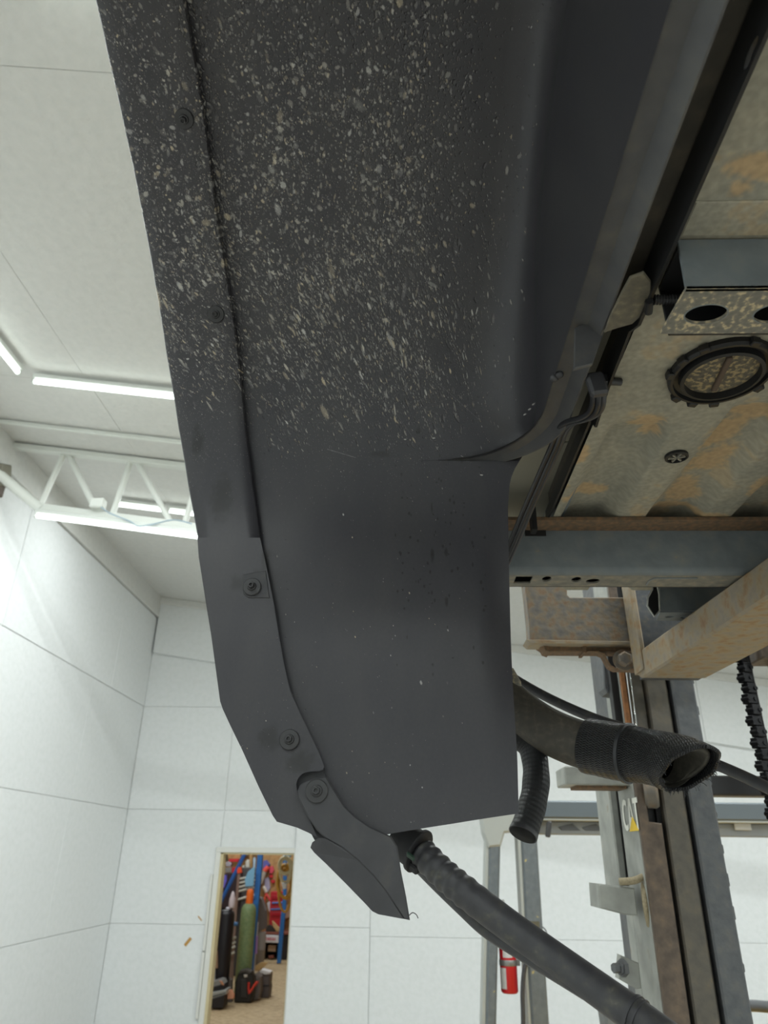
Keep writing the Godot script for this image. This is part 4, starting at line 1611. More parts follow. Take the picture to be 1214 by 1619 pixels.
	s.prism(PackedVector2Array([Vector2(0.628, 1.61), Vector2(0.684, 1.61), Vector2(0.684, 1.76), Vector2(0.628, 1.76)]), facing(4.195), 0.006, 0.004)
	obj("tape_patch", s, plain("5f5a49", 0.7), g)
	s = Shape.new()
	s.prism(lay([[757, 1270], [846, 1262], [846, 1312], [798, 1317], [792, 1338], [772, 1340], [764, 1317]], 4.19), facing(4.19), 0.12, 0.01)
	obj("corner_rail", s, mats.guard_light, g)
	s = Shape.new()
	s.cube(v(0.70, 2.246, 4.2), v(2.3, 2.336, 4.30), 0.008)
	obj("front_beam", s, mats.guard_blue, g)
	s = Shape.new()
	s.cube(v(0.71, 2.236, 4.21), v(2.3, 2.246, 4.5), 0.002)
	obj("beam_lip", s, mats.guard_light, g)
	s = Shape.new()
	s.cube(v(0.72, 2.168, 4.30), v(2.3, 2.236, 4.36), 0.006)
	obj("lower_beam", s, plain("8b9094", 0.4), g)
	s = Shape.new()
	for k in 5:
		var x := 0.86 + k * 0.13
		s.prism(PackedVector2Array([Vector2(x, 2.19), Vector2(x + 0.10, 2.19), Vector2(x + 0.06, 2.225), Vector2(x - 0.02, 2.205)]), facing(4.294), 0.004, 0.001)
	obj("beam_web", s, plain("55595e", 0.45), g)
	s = Shape.new()
	s.box(Transform3D(Basis(), pd(1174, 1307, 4.28)), Vector3(0.09, 0.035, 0.01), 0.003)
	obj("data_plate", s, plain("c4c6c6", 0.5), g)
	s = Shape.new()
	s.box(Transform3D(Basis(Vector3.BACK, -0.2), pd(867, 1311, 4.18)), Vector3(0.025, 0.08, 0.03), 0.005)
	obj("hanging_clip", s, mats.bolt, g)
	for k in 6:
		s = Shape.new()
		s.cube(v(0.44, 2.30, 4.5 + k * 0.16), v(2.3, 2.33, 4.54 + k * 0.16), 0.006)
		obj("guard_bar", s, mats.guard_paint, g)
	for x in [2.22]:
		s = Shape.new()
		s.cube(v(x, 1.05, 4.20), v(x + 0.08, 2.30, 4.34), 0.012)
		obj("post", s, mats.guard_paint, g)
	# body below the frame, wheels and seat
	s = Shape.new()
	s.cube(v(0.40, 0.35, 2.35), v(2.34, 1.06, 5.1), 0.05)
	obj("chassis", s, plain("d0a21c", 0.4), t)
	s = Shape.new()
	s.lathe([Vector2(0.0, -0.13), Vector2(0.30, -0.13), Vector2(0.36, -0.09), Vector2(0.36, 0.09), Vector2(0.30, 0.13), Vector2(0.0, 0.13)], turned(Vector3.RIGHT, Vector3.ZERO), 28, 1, true)
	var wm := s.done()
	for q in [[0.55, 2.6], [2.2, 2.6], [0.6, 4.6], [2.14, 4.6]]:
		var w := obj("wheel", wm, mats.black_plastic, t)
		w.position = v(q[0], 0.36, q[1])
	s = Shape.new()
	var seat := lay([[958, 1625], [954, 1600], [957, 1580], [966, 1570], [985, 1568], [1012, 1570], [1040, 1572], [1040, 1625]], 3.4)
	seat.append(Vector2(seat[-1].x, 1.05))
	seat.append(Vector2(seat[0].x, 1.05))
	s.prism(seat, facing(3.4), 0.1, 0.012)
	obj("seat_back", s, plain("6b7073", 0.4), t)
	s = Shape.new()
	s.tube(curve([pd(1160, 1592, 3.2), pd(1185, 1590, 3.2), pd(1214, 1592, 3.2), pd(1260, 1596, 3.2)], 4), 0.019, 12)
	s.tube([pd(1260, 1596, 3.2), pd(1262, 1900, 3.2)], 0.019, 12)
	obj("grab_handle", s, plain("4a4c4f", 0.4), t)
	# thin black lead taped down the guard post
	s = Shape.new()
	s.tube(curve([pd(837, 1512, 4.17), pd(829, 1532, 4.17), pd(826, 1570, 4.17), pd(827, 1619, 4.17), pd(828, 1800, 4.17)], 5), 0.011, 8)
	tag(obj("power_lead", s, mats.black_plastic), "thin black lead running down the right guard post", "cable")
	s = Shape.new()
	s.tube(curve([pd(858, 1466, 4.19), pd(862, 1470, 4.17), pd(864, 1476, 4.17), pd(863, 1482, 4.17)], 4), 0.003, 6)
	tag(obj("wire_end", s, mats.black_plastic), "tiny curled wire end at the right edge of the guard post", "wire")

	# fire extinguisher strapped behind the left post
	var fx := pd(804, 1500, 4.22)
	var e := thing("fire_extinguisher", "red fire extinguisher with steel band on the forklift guard", "extinguisher", v(fx.x, 1.44, 4.27))
	s = Shape.new()
	s.lathe([Vector2(0.0, 0.0), Vector2(0.036, 0.0), Vector2(0.043, 0.008), Vector2(0.043, 0.27), Vector2(0.038, 0.295), Vector2(0.022, 0.315), Vector2(0.016, 0.325), Vector2(0.0, 0.325)], Transform3D(), 32)
	obj("cylinder", s, mats.red, e)
	s = Shape.new()
	s.lathe([Vector2(0.0445, 0.118), Vector2(0.0455, 0.12), Vector2(0.0455, 0.142), Vector2(0.0445, 0.144)], Transform3D(), 32)
	s.cube(Vector3(0.04, 0.118, -0.005), Vector3(0.058, 0.145, 0.02), 0.003)
	obj("band", s, plain("8f8f8d", 0.35, 0.6), e)
	s = Shape.new()
	s.cube(Vector3(-0.014, 0.32, -0.014), Vector3(0.014, 0.36, 0.014), 0.003)
	s.box(Transform3D(Basis(Vector3.BACK, 0.25), Vector3(-0.012, 0.385, 0)), Vector3(0.03, 0.05, 0.018), 0.004)
	s.box(Transform3D(Basis(Vector3.BACK, -0.35), Vector3(0.024, 0.365, 0)), Vector3(0.05, 0.012, 0.016), 0.003)
	obj("valve", s, plain("c8cac8", 0.3, 0.6), e)
	s = Shape.new()
	for q in [[0.155, 0.262, 1.15, 2.3], [0.02, 0.11, 2.0, 2.9]]:
		for k in 8:
			var a0 := lerpf(q[2], q[3], k / 8.0)
			var a1 := lerpf(q[2], q[3], (k + 1) / 8.0)
			var r := 0.0436
			s.quad_to(Vector3(r * cos(a0), q[0], r * sin(a0)), Vector3(r * cos(a1), q[0], r * sin(a1)), Vector3(r * cos(a1), q[1], r * sin(a1)), Vector3(r * cos(a0), q[1], r * sin(a0)), Vector3(cos(a0), 0, sin(a0)), 1)
	obj("paper_label", s, mats.label, e)


# ---------- hoses and lines that hang from the bed ----------
func build_hoses() -> void:
	# the thick filler hose with a braided sleeve, cut open at its end
	var t := thing("filler_hose", "thick black rubber hose ending in a frayed braided sleeve", "hose", Vector3.ZERO)
	var path := curve([pd(745, 1040, 1.06), pd(792, 1098, 1.03), pd(848, 1144, 1.0), pd(905, 1172, 0.97), pd(965, 1186, 0.94), pd(1020, 1195, 0.91), pd(1062, 1205, 0.88), pd(1094, 1217, 0.845)], 8)
	var s := Shape.new()
	s.tube(path.slice(0, 41), 0.0300, 26)
	obj("hose_body", s, mats.rubber, t)
	s = Shape.new()
	var part := path.slice(27, 57)
	var rad := []
	for i in part.size():
		var f := float(i) / (part.size() - 1)
		rad.append(0.0335 + 0.0012 * sin(f * 9.0) - 0.002 * smoothstep(0.7, 1.0, f) + (0.001 if i < 2 else 0.0))
	# open end, cut at a slant: outer skin, rolled edge, inner skin
	var rings := []
	var runs := []
	var u := Vector3.UP
	var run := 0.0
	for pass_ in 2:
		for i in part.size():
			var j := i if pass_ == 0 else part.size() - 1 - i
			if pass_ == 1 and i > 14:
				break
			var tg: Vector3 = (part[mini(j + 1, part.size() - 1)] - part[maxi(j - 1, 0)]).normalized()
			var w := tg.cross(u).normalized()
			var uu := w.cross(tg)
			var ring := []
			for k in 33:
				var a := TAU * (k % 32) / 32
				var r: float = rad[j] - (0.004 if pass_ == 1 else 0.0)
				var slant := (0.030 * cos(a) - 0.004) * smoothstep(0.6, 1.0, float(j) / (part.size() - 1))
				var frill := 0.0015 * sin(k * 5.0) if j == part.size() - 1 else 0.0
				ring.append(part[j] + (uu * cos(a) + w * sin(a)) * r + tg * (slant + frill))
			rings.append(ring)
			run += 0.006
			runs.append(run * 14.0)
	s.skin(rings, runs, 3.0)
	obj("braided_sleeve", s, mats.sleeve, t, "black braided sleeve")
	s = Shape.new()                                               # stub of the inner hose seen at the mouth
	var stub := []
	for i in 12:
		stub.append(path[44 + i] + (path[56] - path[50]).normalized() * 0.004)
	rings = []
	runs = []
	for pass_ in 2:
		for i in 12:
			var j := i if pass_ == 0 else 11 - i
			var tg: Vector3 = (stub[mini(j + 1, 11)] - stub[maxi(j - 1, 0)]).normalized()
			var w := tg.cross(u).normalized()
			var uu := w.cross(tg)
			var ring := []
			for k in 25:
				var a := TAU * (k % 24) / 24
				ring.append(stub[j] + (uu * cos(a) + w * sin(a)) * (0.0275 if pass_ == 0 else 0.0225) + tg * ((0.030 * cos(a) - 0.019) * smoothstep(0.3, 1.0, j / 11.0)))
			rings.append(ring)
			runs.append(0.0)
	s.skin(rings, runs, 1.0)
	obj("inner_hose", s, grainy([[0.0, "3a3833"], [1.0, "57534a"]], 44, 0.05, 6.0, 0.8), t)
	s = Shape.new()                                               # frayed threads round the mouth
	var rng := RandomNumberGenerator.new()
	rng.seed = 17
	var tip: Vector3 = path[56]
	var tg0: Vector3 = (path[56] - path[53]).normalized()
	var w0 := tg0.cross(u).normalized()
	var u0 := w0.cross(tg0)
	for k in 90:
		var a := rng.randf_range(1.2, 5.1)
		var at := tip + (u0 * cos(a) + w0 * sin(a)) * 0.0305 + tg0 * (0.030 * cos(a) - 0.004 + rng.randf_range(-0.003, 0.001))
		var end := at + (u0 * cos(a) + w0 * sin(a)) * rng.randf_range(0.0, 0.004) + tg0 * rng.randf_range(0.001, 0.006) + Vector3(rng.randf_range(-1, 1), rng.randf_range(-1, 0.4), rng.randf_range(-1, 1)) * 0.004
		s.tube([at, (at + end) / 2 + Vector3(0.0007, 0.0007, 0), end], 0.0004, 4, false)
	var fr := obj("frayed_threads", s, mats.black_plastic, t)
	fr.set_meta("kind", "stuff")
	s = Shape.new()                                               # zip tie
	var zc: Vector3 = path[36]
	var zt: Vector3 = (path[38] - path[34]).normalized()
	s.lathe([Vector2(0.0335, -0.0025), Vector2(0.0362, -0.002), Vector2(0.0362, 0.002), Vector2(0.0335, 0.0025)], turned(zt, zc), 36, 1, true)
	obj("zip_tie", s, plain("2c2d30", 0.4), t)
	s = Shape.new()
	s.tube([pd(805, 1062, 1.02), pd(815, 1080, 1.01), pd(817, 1094, 1.01)], 0.008, 10)
	obj("hose_lug", s, mats.dusty_frame, t)

	# short sleeved vent hose hanging beside the liner
	t = thing("vent_hose", "short black braided hose hanging down right of the liner's lower corner", "hose", Vector3.ZERO)
	s = Shape.new()
	path = curve([pd(806, 1155, 1.02), pd(838, 1180, 1.01), pd(847, 1215, 1.0), pd(846, 1250, 0.99), pd(838, 1285, 0.98), pd(827, 1318, 0.97)], 6)
	rad = []
	for i in path.size():
		rad.append(0.0175 + 0.0004 * sin(i * 0.9))
	s.tube(path, rad, 22, true, 1, 3.0, 18.0)
	obj("braided_sleeve", s, mats.sleeve, t)
	s = Shape.new()
	s.tube([path[-2], path[-1] + (path[-1] - path[-2]).normalized() * 0.0015], 0.0181, 22)
	obj("cut_edge", s, mats.black_plastic, t)
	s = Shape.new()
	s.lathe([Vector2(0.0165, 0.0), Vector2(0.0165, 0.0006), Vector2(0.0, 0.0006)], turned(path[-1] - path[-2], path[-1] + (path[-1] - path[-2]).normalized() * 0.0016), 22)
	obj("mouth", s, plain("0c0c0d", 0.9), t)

	# corrugated conduit that runs down to the right
	t = thing("conduit_hose", "long black conduit hose with ribbed neck running down to the lower right", "hose", Vector3.ZERO)
	path = curve([pd(668, 1349, 0.93), pd(700, 1381, 0.91), pd(740, 1414, 0.89), pd(800, 1460, 0.87), pd(860, 1503, 0.85), pd(930, 1553, 0.82), pd(993, 1598, 0.79), pd(1060, 1648, 0.76), pd(1120, 1700, 0.70), pd(1230, 1800, 0.69), pd(1360, 1930, 0.70), pd(1500, 2100, 0.75)], 24)
	rad = []
	for i in path.size():
		var f := i / 193.0
		var wave := sin(i * 0.72) * 0.0008 * (1.0 - smoothstep(0.20, 0.34, f))
		rad.append(0.0166 + wave - 0.0010 * smoothstep(0.2, 0.5, f))
	s = Shape.new()
	s.tube(path, rad, 22)
	obj("hose_body", s, mats.conduit, t)
	s = Shape.new()
	var j2 := 146
	s.tube([path[j2], path[j2 + 2]], 0.0172, 20)
	s.tube([path[j2 + 4], path[j2 + 5]], 0.0170, 20)
	obj("tape_wrap", s, mats.black_plastic, t)
	s = Shape.new()
	var a := pd(628, 1322, 0.95)
	var b := pd(662, 1346, 0.935)
	var cl := (b - a).length()
	s.lathe([Vector2(0, 0), Vector2(0.018, 0), Vector2(0.018, cl * 0.45), Vector2(0.022, cl * 0.47), Vector2(0.0225, cl * 0.9), Vector2(0.0255, cl * 0.92), Vector2(0.0258, cl * 1.02), Vector2(0.0245, cl * 1.05), Vector2(0.0, cl * 1.05)], turned(b - a, a), 28, 1, true)
	s.box(turned(b - a, a.lerp(b, 0.7) + Vector3(0, -0.02, 0.008)), Vector3(0.012, 0.02, 0.01), 0.002)
	obj("connector", s, plain("242426", 0.7), t, "black plastic coupling")
	s = Shape.new()
	s.box(turned(b - a, pd(649, 1354, 0.91)), Vector3(0.007, 0.011, 0.003), 0.001)
	obj("lock_tab", s, plain("1d3b2c", 0.5), t, "dark green lock tab")
	s = Shape.new()
	s.tube(curve([pd(662, 1368, 0.97), pd(690, 1396, 0.95), pd(730, 1434, 0.92), pd(770, 1470, 0.90), pd(830, 1508, 0.87), pd(900, 1550, 0.83), pd(1000, 1612, 0.79), pd(1060, 1655, 0.77), pd(1180, 1760, 0.76), pd(1330, 1920, 0.76)], 8), 0.0085, 10)
	tag(obj("drain_line", s, mats.conduit), "thin black line tucked along the underside of the ribbed conduit hose", "hose")

	# flat black cable that passes behind the thick hose
	s = Shape.new()
	s.tube(curve([pd(780, 1050, 1.12), pd(818, 1076, 1.1), pd(870, 1105, 1.08), pd(935, 1134, 1.05), pd(1010, 1160, 1.02), pd(1118, 1203, 0.97), pd(1170, 1225, 0.94), pd(1220, 1249, 0.91), pd(1280, 1280, 0.88), pd(1420, 1370, 0.84), pd(1560, 1500, 0.84)], 8), 0.0071, 12)
	tag(obj("rubber_line", s, mats.conduit), "slim black rubber line passing behind the frayed hose to the right edge", "hose")

	# brake line bundle with its bends beside the bed rail
	t = thing("brake_lines", "bundle of thin dark pipes bent along the bed rail", "pipes", Vector3.ZERO)
	for k in 3:
		var o := Vector3(0.0058 * (k - 1), 0.002 * absf(k - 1), 0.0)
		s = Shape.new()
		s.tube(curve([pd(944, 606, 0.665) + o, pd(946, 632, 0.68) + o, pd(942, 650, 0.70) + o, pd(928, 662, 0.72) + o, pd(902, 670, 0.75) + o, pd(889, 682, 0.78) + o, pd(879, 706, 0.82) + o, pd(855, 760, 0.89) + o, pd(832, 812, 0.96) + o, pd(812, 860, 1.01) + o, pd(797, 893, 1.04) + o], 6), 0.0036, 10)
		obj("pipe", s, plain("232326", 0.35) if k != 2 else plain("3c3c3f", 0.3, 0.2), t)
	s = Shape.new()
	s.box(Transform3D(Basis(Vector3.BACK, 0.15), pd(943, 608, 0.66)), Vector3(0.020, 0.03, 0.012), 0.003)
	obj("end_clip", s, mats.black_plastic, t)


# ---------- the storeroom behind the doorway ----------
func build_storeroom_shell() -> void:
	var s := Shape.new()
	s.cube(v(-6.0, -0.2, 20.2), v(0.5, 0.0, BACK_D + 0.16))
	struct("floor_storeroom", s, mats.brown_floor)
	s = Shape.new()
	s.cube(v(-6.0, 0, 20.0), v(0.5, 3.6, 20.2))
	struct("wall_storeroom_back", s, mats.store_wall)
	s = Shape.new()
	s.cube(v(-6.2, 0, 20.2), v(-6.0, 3.6, BACK_D + 0.16))
	struct("wall_storeroom_left", s, mats.store_wall)
	s = Shape.new()
	s.cube(v(0.5, 0, 20.2), v(0.7, 3.6, BACK_D + 0.16))
	struct("wall_storeroom_right", s, mats.store_wall)
	s = Shape.new()
	s.cube(v(-6.2, 3.5, 20.2), v(0.7, 3.7, BACK_D + 0.16))
	struct("ceiling_storeroom", s, mats.ceiling)
	for q in [[-4.2, 11.6], [-4.2, 14.4], [-4.2, 17.2]]:
		lamp(v(q[0], 3.43, q[1]), v(q[0] + 2.42, 3.43, q[1]), "bare tube light on the storeroom ceiling outside the picture", 1.2, "storeroom ceiling tubes")

func slab(parent: Node, called: String, pts: Array, d: float, deep: float, mat: Material, bev := 0.005) -> MeshInstance3D:
	var s := Shape.new()
	s.prism(lay(pts, d), facing(d), deep, bev)
	return obj(called, s, mat, parent)

func lone(called: String, label: String, category: String, pts: Array, d: float, deep: float, mat: Material, group := "") -> MeshInstance3D:
	var o := slab(self, called, pts, d, deep, mat)
	tag(o, label, category, group)
	return o

func rod(parent: Node, called: String, pts: Array, d: float, r: float, mat: Material) -> MeshInstance3D:
	var s := Shape.new()
	var p := []
	for q in pts:
		p.append(pd(q[0], q[1], d))
	s.tube(p if p.size() < 3 else curve(p, 4), r, 8)
	return obj(called, s, mat, parent)

func bottle(called: String, label: String, category: String, at: Vector3, prof: Array, mat: Material) -> Node3D:
	var t := thing(called, label, category, at)
	var s := Shape.new()
	s.lathe(prof, Transform3D(), 20)
	obj("body", s, mat, t)
	return t

func build_storeroom() -> void:
	var white := plain("cfccc0", 0.5)
	var red := plain("b3202b", 0.5)
	var dark := plain("1f1d22", 0.55)
	var grey := plain("7b7672", 0.6)
	var tan_ := plain("b08a58", 0.8)
	# blue pallet-rack uprights and braces
	var t := thing("rack_upright", "nearer blue steel rack post standing behind the green gas cylinder", "rack post", Vector3.ZERO)
	slab(t, "post", [[408, 1340], [416, 1340], [399, 1538], [391, 1538]], 13.6, 0.08, mats.blue)
	rod(t, "diagonal_brace", [[388, 1348], [347, 1430]], 13.65, 0.034, plain("2a62b0", 0.5))
	rod(t, "level_brace", [[338, 1460], [376, 1461]], 13.3, 0.03, plain("3f6d9e", 0.5))
	t = thing("rack_upright", "farther blue steel rack post standing in front of the workbench", "rack post", Vector3.ZERO)
	slab(t, "post", [[447, 1345], [454, 1345], [452, 1430], [443.5, 1523], [437.5, 1523], [442, 1465], [447, 1420]], 17.3, 0.08, mats.blue)
	rod(t, "level_brace", [[430, 1428], [452, 1427]], 17.35, 0.02, plain("4a6fb4", 0.5))
	rod(t, "level_brace", [[428, 1438], [449, 1437]], 17.35, 0.02, plain("4a6fb4", 0.5))

	# gas cylinders
	var gc := ph(386, 1588, 0.0)
	var gd := 13.35
	var base := pd(382, 1560, gd)
	t = thing("gas_cylinder", "tall green gas cylinder with bright orange cap", "gas cylinder", v(pd(383, 1560, gd).x, 0, gd))
	var top := pd(391, 1428, gd).y
	var s := Shape.new()
	var r := 0.125
	s.lathe([Vector2(0, 0), Vector2(r * 0.95, 0), Vector2(r, 0.02), Vector2(r, top - 0.14), Vector2(r * 0.93, top - 0.07), Vector2(r * 0.7, top - 0.02), Vector2(r * 0.42, top), Vector2(0, top)], Transform3D(), 28)
	obj("body", s, grainy([[0.0, "6b7d54"], [0.55, "7f9468"], [0.8, "86946a"], [1.0, "8a7c55"]], 51, 0.02, 1.5, 0.5), t)
	s = Shape.new()
	s.lathe([Vector2(r * 0.46, top - 0.012), Vector2(r * 0.46, top + 0.14), Vector2(r * 0.40, top + 0.19), Vector2(r * 0.2, top + 0.21), Vector2(0, top + 0.212)], Transform3D(), 24)
	obj("cap", s, plain("f07020", 0.5), t, "bright orange valve cap")
	t = thing("gas_cylinder", "black gas cylinder at the left side of the doorway", "gas cylinder", v(pd(355, 1500, 12.95).x - 0.02, 0, 12.95))
	top = pd(355, 1438, 12.95).y
	r = 0.13
	s = Shape.new()
	s.lathe([Vector2(0, 0), Vector2(r * 0.95, 0), Vector2(r, 0.02), Vector2(r, top - 0.08), Vector2(r * 0.9, top - 0.03), Vector2(r * 0.55, top), Vector2(0, top)], Transform3D(), 28)
	obj("body", s, plain("17161d", 0.4), t)
	s = Shape.new()
	s.lathe([Vector2(0, top - 0.004), Vector2(0.045, top - 0.004), Vector2(0.045, top + 0.02), Vector2(0.03, top + 0.035), Vector2(0, top + 0.035)], Transform3D(Basis(), Vector3(0.02, 0, 0)), 20)
	obj("collar", s, plain("b9b6c0", 0.4), t)
	bottle("spray_bottle", "white spray can standing on the black cylinder", "bottle", pd(366, 1436, 12.95) + Vector3(0, 0.0, 0), [Vector2(0, 0), Vector2(0.045, 0), Vector2(0.05, 0.02), Vector2(0.05, 0.13), Vector2(0.035, 0.17), Vector2(0.03, 0.2), Vector2(0.012, 0.24), Vector2(0, 0.24)], plain("cbbfc4", 0.4))

	# peg rack: a leaning wooden upright with pale pegs
	t = thing("peg_rack", "weathered upright with slanting white pegs between the two gas cylinders", "rack", Vector3.ZERO)
	slab(t, "upright", [[375.5, 1380], [379.5, 1380], [374, 1440], [370, 1500], [367, 1560], [359, 1560], [363, 1500], [367, 1440], [372, 1420]], 13.52, 0.05, plain("8e7468", 0.7))
	for q in [[376, 1390, 403, 1385], [376, 1396.5, 403, 1391], [376, 1403, 402, 1397], [376, 1409.5, 402, 1403], [374, 1423, 402, 1414.5]]:
		rod(t, "peg", [[q[0], q[1]], [q[2], q[3]]], 13.55, 0.016, white)
	for y in [1484.0, 1491.5, 1498.5, 1508.0]:
		rod(t, "peg", [[365.0 - (y - 1484) * 0.1, y + 2], [373.0 - (y - 1484) * 0.1, y - 2.5]], 13.47, 0.018, white)
	slab(t, "orange_cap", [[374.5, 1376], [377, 1371], [381, 1371], [382, 1380], [375, 1381]], 13.5, 0.04, plain("f2552c", 0.5))
	lone("plastic_sheet", "light blue plastic panel leaning on the white pegs", "panel", [[401, 1371], [403, 1373], [400.5, 1401], [388, 1402], [387, 1390], [392, 1378]], 13.49, 0.012, plain("86bfe2", 0.35))

	# things on the shelf at the upper left
	t = thing("wall_shelf", "high brown shelf board at the upper left of the doorway", "shelf", Vector3.ZERO)
	slab(t, "board", [[352, 1349], [380, 1349], [379, 1358], [351, 1358]], 15.5, 0.35, mats.store_wall)
	slab(t, "bracket", [[356, 1348], [359.5, 1348], [359, 1362], [356, 1362]], 15.4, 0.03, dark)
	lone("red_case", "flat red case on the high shelf", "case", [[362, 1358], [377, 1357.5], [376, 1362.5], [361, 1363]], 15.3, 0.2, red)
	lone("red_box", "red box on the dark cabinet behind the blue brace", "box", [[366.5, 1371.5], [374, 1371], [373, 1380], [366, 1380]], 15.2, 0.2, red)
	lone("grey_tool", "grey power tool on the dark cabinet top, lower of the grey pair", "tool", [[356, 1372], [365, 1371], [366, 1379], [356, 1380]], 15.2, 0.15, grey)
	lone("grey_drill", "grey rounded tool under the high shelf", "tool", [[357, 1363], [362, 1362], [366, 1366], [364, 1370], [357, 1370]], 15.25, 0.15, plain("99939a", 0.5))
	t = thing("dark_cabinet", "dark maroon cabinet behind the blue diagonal brace", "cabinet", Vector3.ZERO)
	slab(t, "body", [[350, 1381], [376, 1380], [371, 1436], [345, 1436]], 15.0, 0.5, plain("2b1a20", 0.6))
	slab(t, "door_edge", [[362, 1382], [363, 1382], [358.5, 1436], [357.5, 1436]], 14.99, 0.01, plain("3b2830", 0.6))
	s = Shape.new()
	s.cube(v(pd(350, 1400, 15.2).x - 0.3, 0.0, 15.5), v(pd(372, 1400, 15.2).x, pd(360, 1436, 15.1).y, 15.05), 0.01)
	obj("base", s, plain("241c20", 0.7), t)
	lone("purple_bottle", "purple and white bottle hanging at the door jamb", "bottle", [[353.5, 1384], [357.5, 1383.5], [357.5, 1394], [354, 1404], [351.5, 1404], [353, 1394]], 14.94, 0.06, plain("6a62c6", 0.4))
	lone("white_jug", "white jug beside the yellow strip above the white pegs", "jug", [[388, 1362], [391, 1359], [394, 1361], [394, 1371], [388, 1372]], 15.75, 0.12, white)
	lone("white_cup", "small white cup above the pegs left of the blue panel", "cup", [[382, 1368.5], [387, 1368], [386.5, 1372], [382.5, 1372]], 15.75, 0.08, white)
	lone("pale_roll", "pale roll on top beside the blue brace end", "roll", [[379, 1348], [391, 1348], [390, 1353], [381, 1353]], 19.8, 0.2, plain("c9c4c0", 0.7))
	lone("wood_strip", "narrow yellow wooden strip hanging beside the nearer blue post", "board", [[394, 1347], [398.5, 1347], [398, 1372], [395, 1372]], 15.8, 0.03, tan_)
	lone("clear_bottle", "bluish clear bottle hanging left of the nearer blue post", "bottle", [[400, 1357], [402.5, 1355], [404, 1360], [403, 1372], [400, 1372]], 15.7, 0.06, plain("a9bfd2", 0.3))
	t = thing("store_cupboard", "grey shadowed cupboard behind the pegs and the green cylinder", "cupboard", Vector3.ZERO)
	s = Shape.new()
	s.cube(v(pd(376, 1400, 15.6).x, 0, 16.2), v(pd(404, 1400, 15.6).x, pd(390, 1372, 15.6).y, 15.6), 0.01)
	obj("body", s, plain("4d4a4a", 0.6), t)
	slab(t, "shelf_edge", [[376, 1420], [404, 1418], [404, 1421], [376, 1423]], 15.58, 0.02, grey)

	# hose coil and cord on the right
	t = thing("hose_coil", "coil of yellow hose hanging at the upper right of the doorway", "hose coil", Vector3.ZERO)
	for q in [[451.5, 1386, 13, 26, 0], [450.5, 1388, 11.5, 25, 1], [452, 1391, 12, 24, 2], [449, 1392, 11, 21, 3], [450, 1398, 10, 35, 4]]:
		var p := []
		for k in 25:
			var a := TAU * k / 24
			p.append(pd(q[0] + q[2] * sin(a), q[1] - q[3] * cos(a) + q[3] * 0.25, 11.6 + q[4] * 0.03))
		s = Shape.new()
		s.tube(p, 0.018, 7, false)
		obj("loop", s, plain("c08f2e", 0.5), t)
	t = thing("cord_coil", "round coil of cream cord hung over the yellow hose", "cord coil", Vector3.ZERO)
	for q in [[451, 1368, 11, 13.5], [451, 1367.5, 10, 12.5], [450.5, 1369, 9.5, 14], [451, 1378, 9, 20], [450.5, 1376, 8, 18]]:
		var p := []
		for k in 25:
			var a := TAU * k / 24
			p.append(pd(q[0] + q[2] * sin(a), q[1] - q[3] * cos(a), 11.5))
		s = Shape.new()
		s.tube(p, 0.014, 7, false)
		obj("loop", s, plain("cfc19a", 0.5), t)
	slab(t, "plug", [[445, 1396], [449, 1395], [453, 1399], [452, 1405], [448, 1406], [446, 1401]], 11.46, 0.03, plain("dcdcdc", 0.5))
	t = thing("coil_hook", "bluish hook plate that carries the coils at the top of the doorway", "hook", Vector3.ZERO)
	slab(t, "plate", [[448, 1346], [459, 1346], [460, 1355], [454, 1358], [448, 1355]], 11.72, 0.05, plain("8fb8d6", 0.4))
	var hang := pd(453, 1350, 11.74)
	s = Shape.new()
	s.tube([hang, Vector3(hang.x, 3.5, hang.z)], 0.012, 8)
	obj("hanger_rod", s, plain("8fb8d6", 0.4), t)
	s = Shape.new()
	s.tube([pd(451, 1354, 11.76), pd(451, 1354, 11.44), pd(451, 1351, 11.42)], 0.010, 8)
	s.tube([pd(451, 1354, 11.74), pd(451, 1367, 11.74), pd(451, 1367, 11.56)], 0.010, 8)
	obj("hook_arm", s, plain("8fb8d6", 0.4), t)

	# hanging tools between the posts
	t = thing("pull_tool", "grey cylinder tool with a red head hanging by the nearer blue post", "tool", Vector3.ZERO)
	rod(t, "barrel", [[418.5, 1377], [412, 1397]], 18.34, 0.056, plain("a29a90", 0.5))
	rod(t, "head", [[424, 1370], [418, 1377]], 18.34, 0.062, plain("e2574a", 0.5))
	rod(t, "tip", [[412.5, 1395], [411, 1400]], 18.34, 0.044, plain("7d4a3a", 0.5))
	t = thing("red_tongs", "long red handled tongs hanging above the workbench", "tongs", Vector3.ZERO)
	rod(t, "arm", [[419, 1411], [425, 1420], [430, 1430], [432, 1438]], 18.36, 0.026, plain("d2474a", 0.5))
	rod(t, "arm", [[421, 1411], [418, 1425], [417, 1440], [420, 1455]], 18.36, 0.026, plain("d2553c", 0.5))
	rod(t, "jaw", [[416, 1402], [419, 1406], [421, 1411]], 18.36, 0.036, plain("c8bdb2", 0.5))
	lone("white_rag", "crumpled white rag hanging over the red tongs", "rag", [[422, 1428], [426, 1425], [429, 1430], [429, 1438], [426, 1443], [423.5, 1436]], 18.3, 0.05, plain("cfcdd4", 0.8))
	lone("grey_apron", "lavender grey cloth hanging behind the pull tool", "cloth", [[418, 1390], [425, 1386], [427, 1404], [424, 1410], [418, 1405]], 18.41, 0.03, plain("a09ab2", 0.8))
	lone("purple_bag", "purple bag high up next to the nearer blue post", "bag", [[416, 1361], [421, 1360], [426, 1367], [420, 1374], [415, 1374]], 18.30, 0.14, plain("5a5a9e", 0.7))
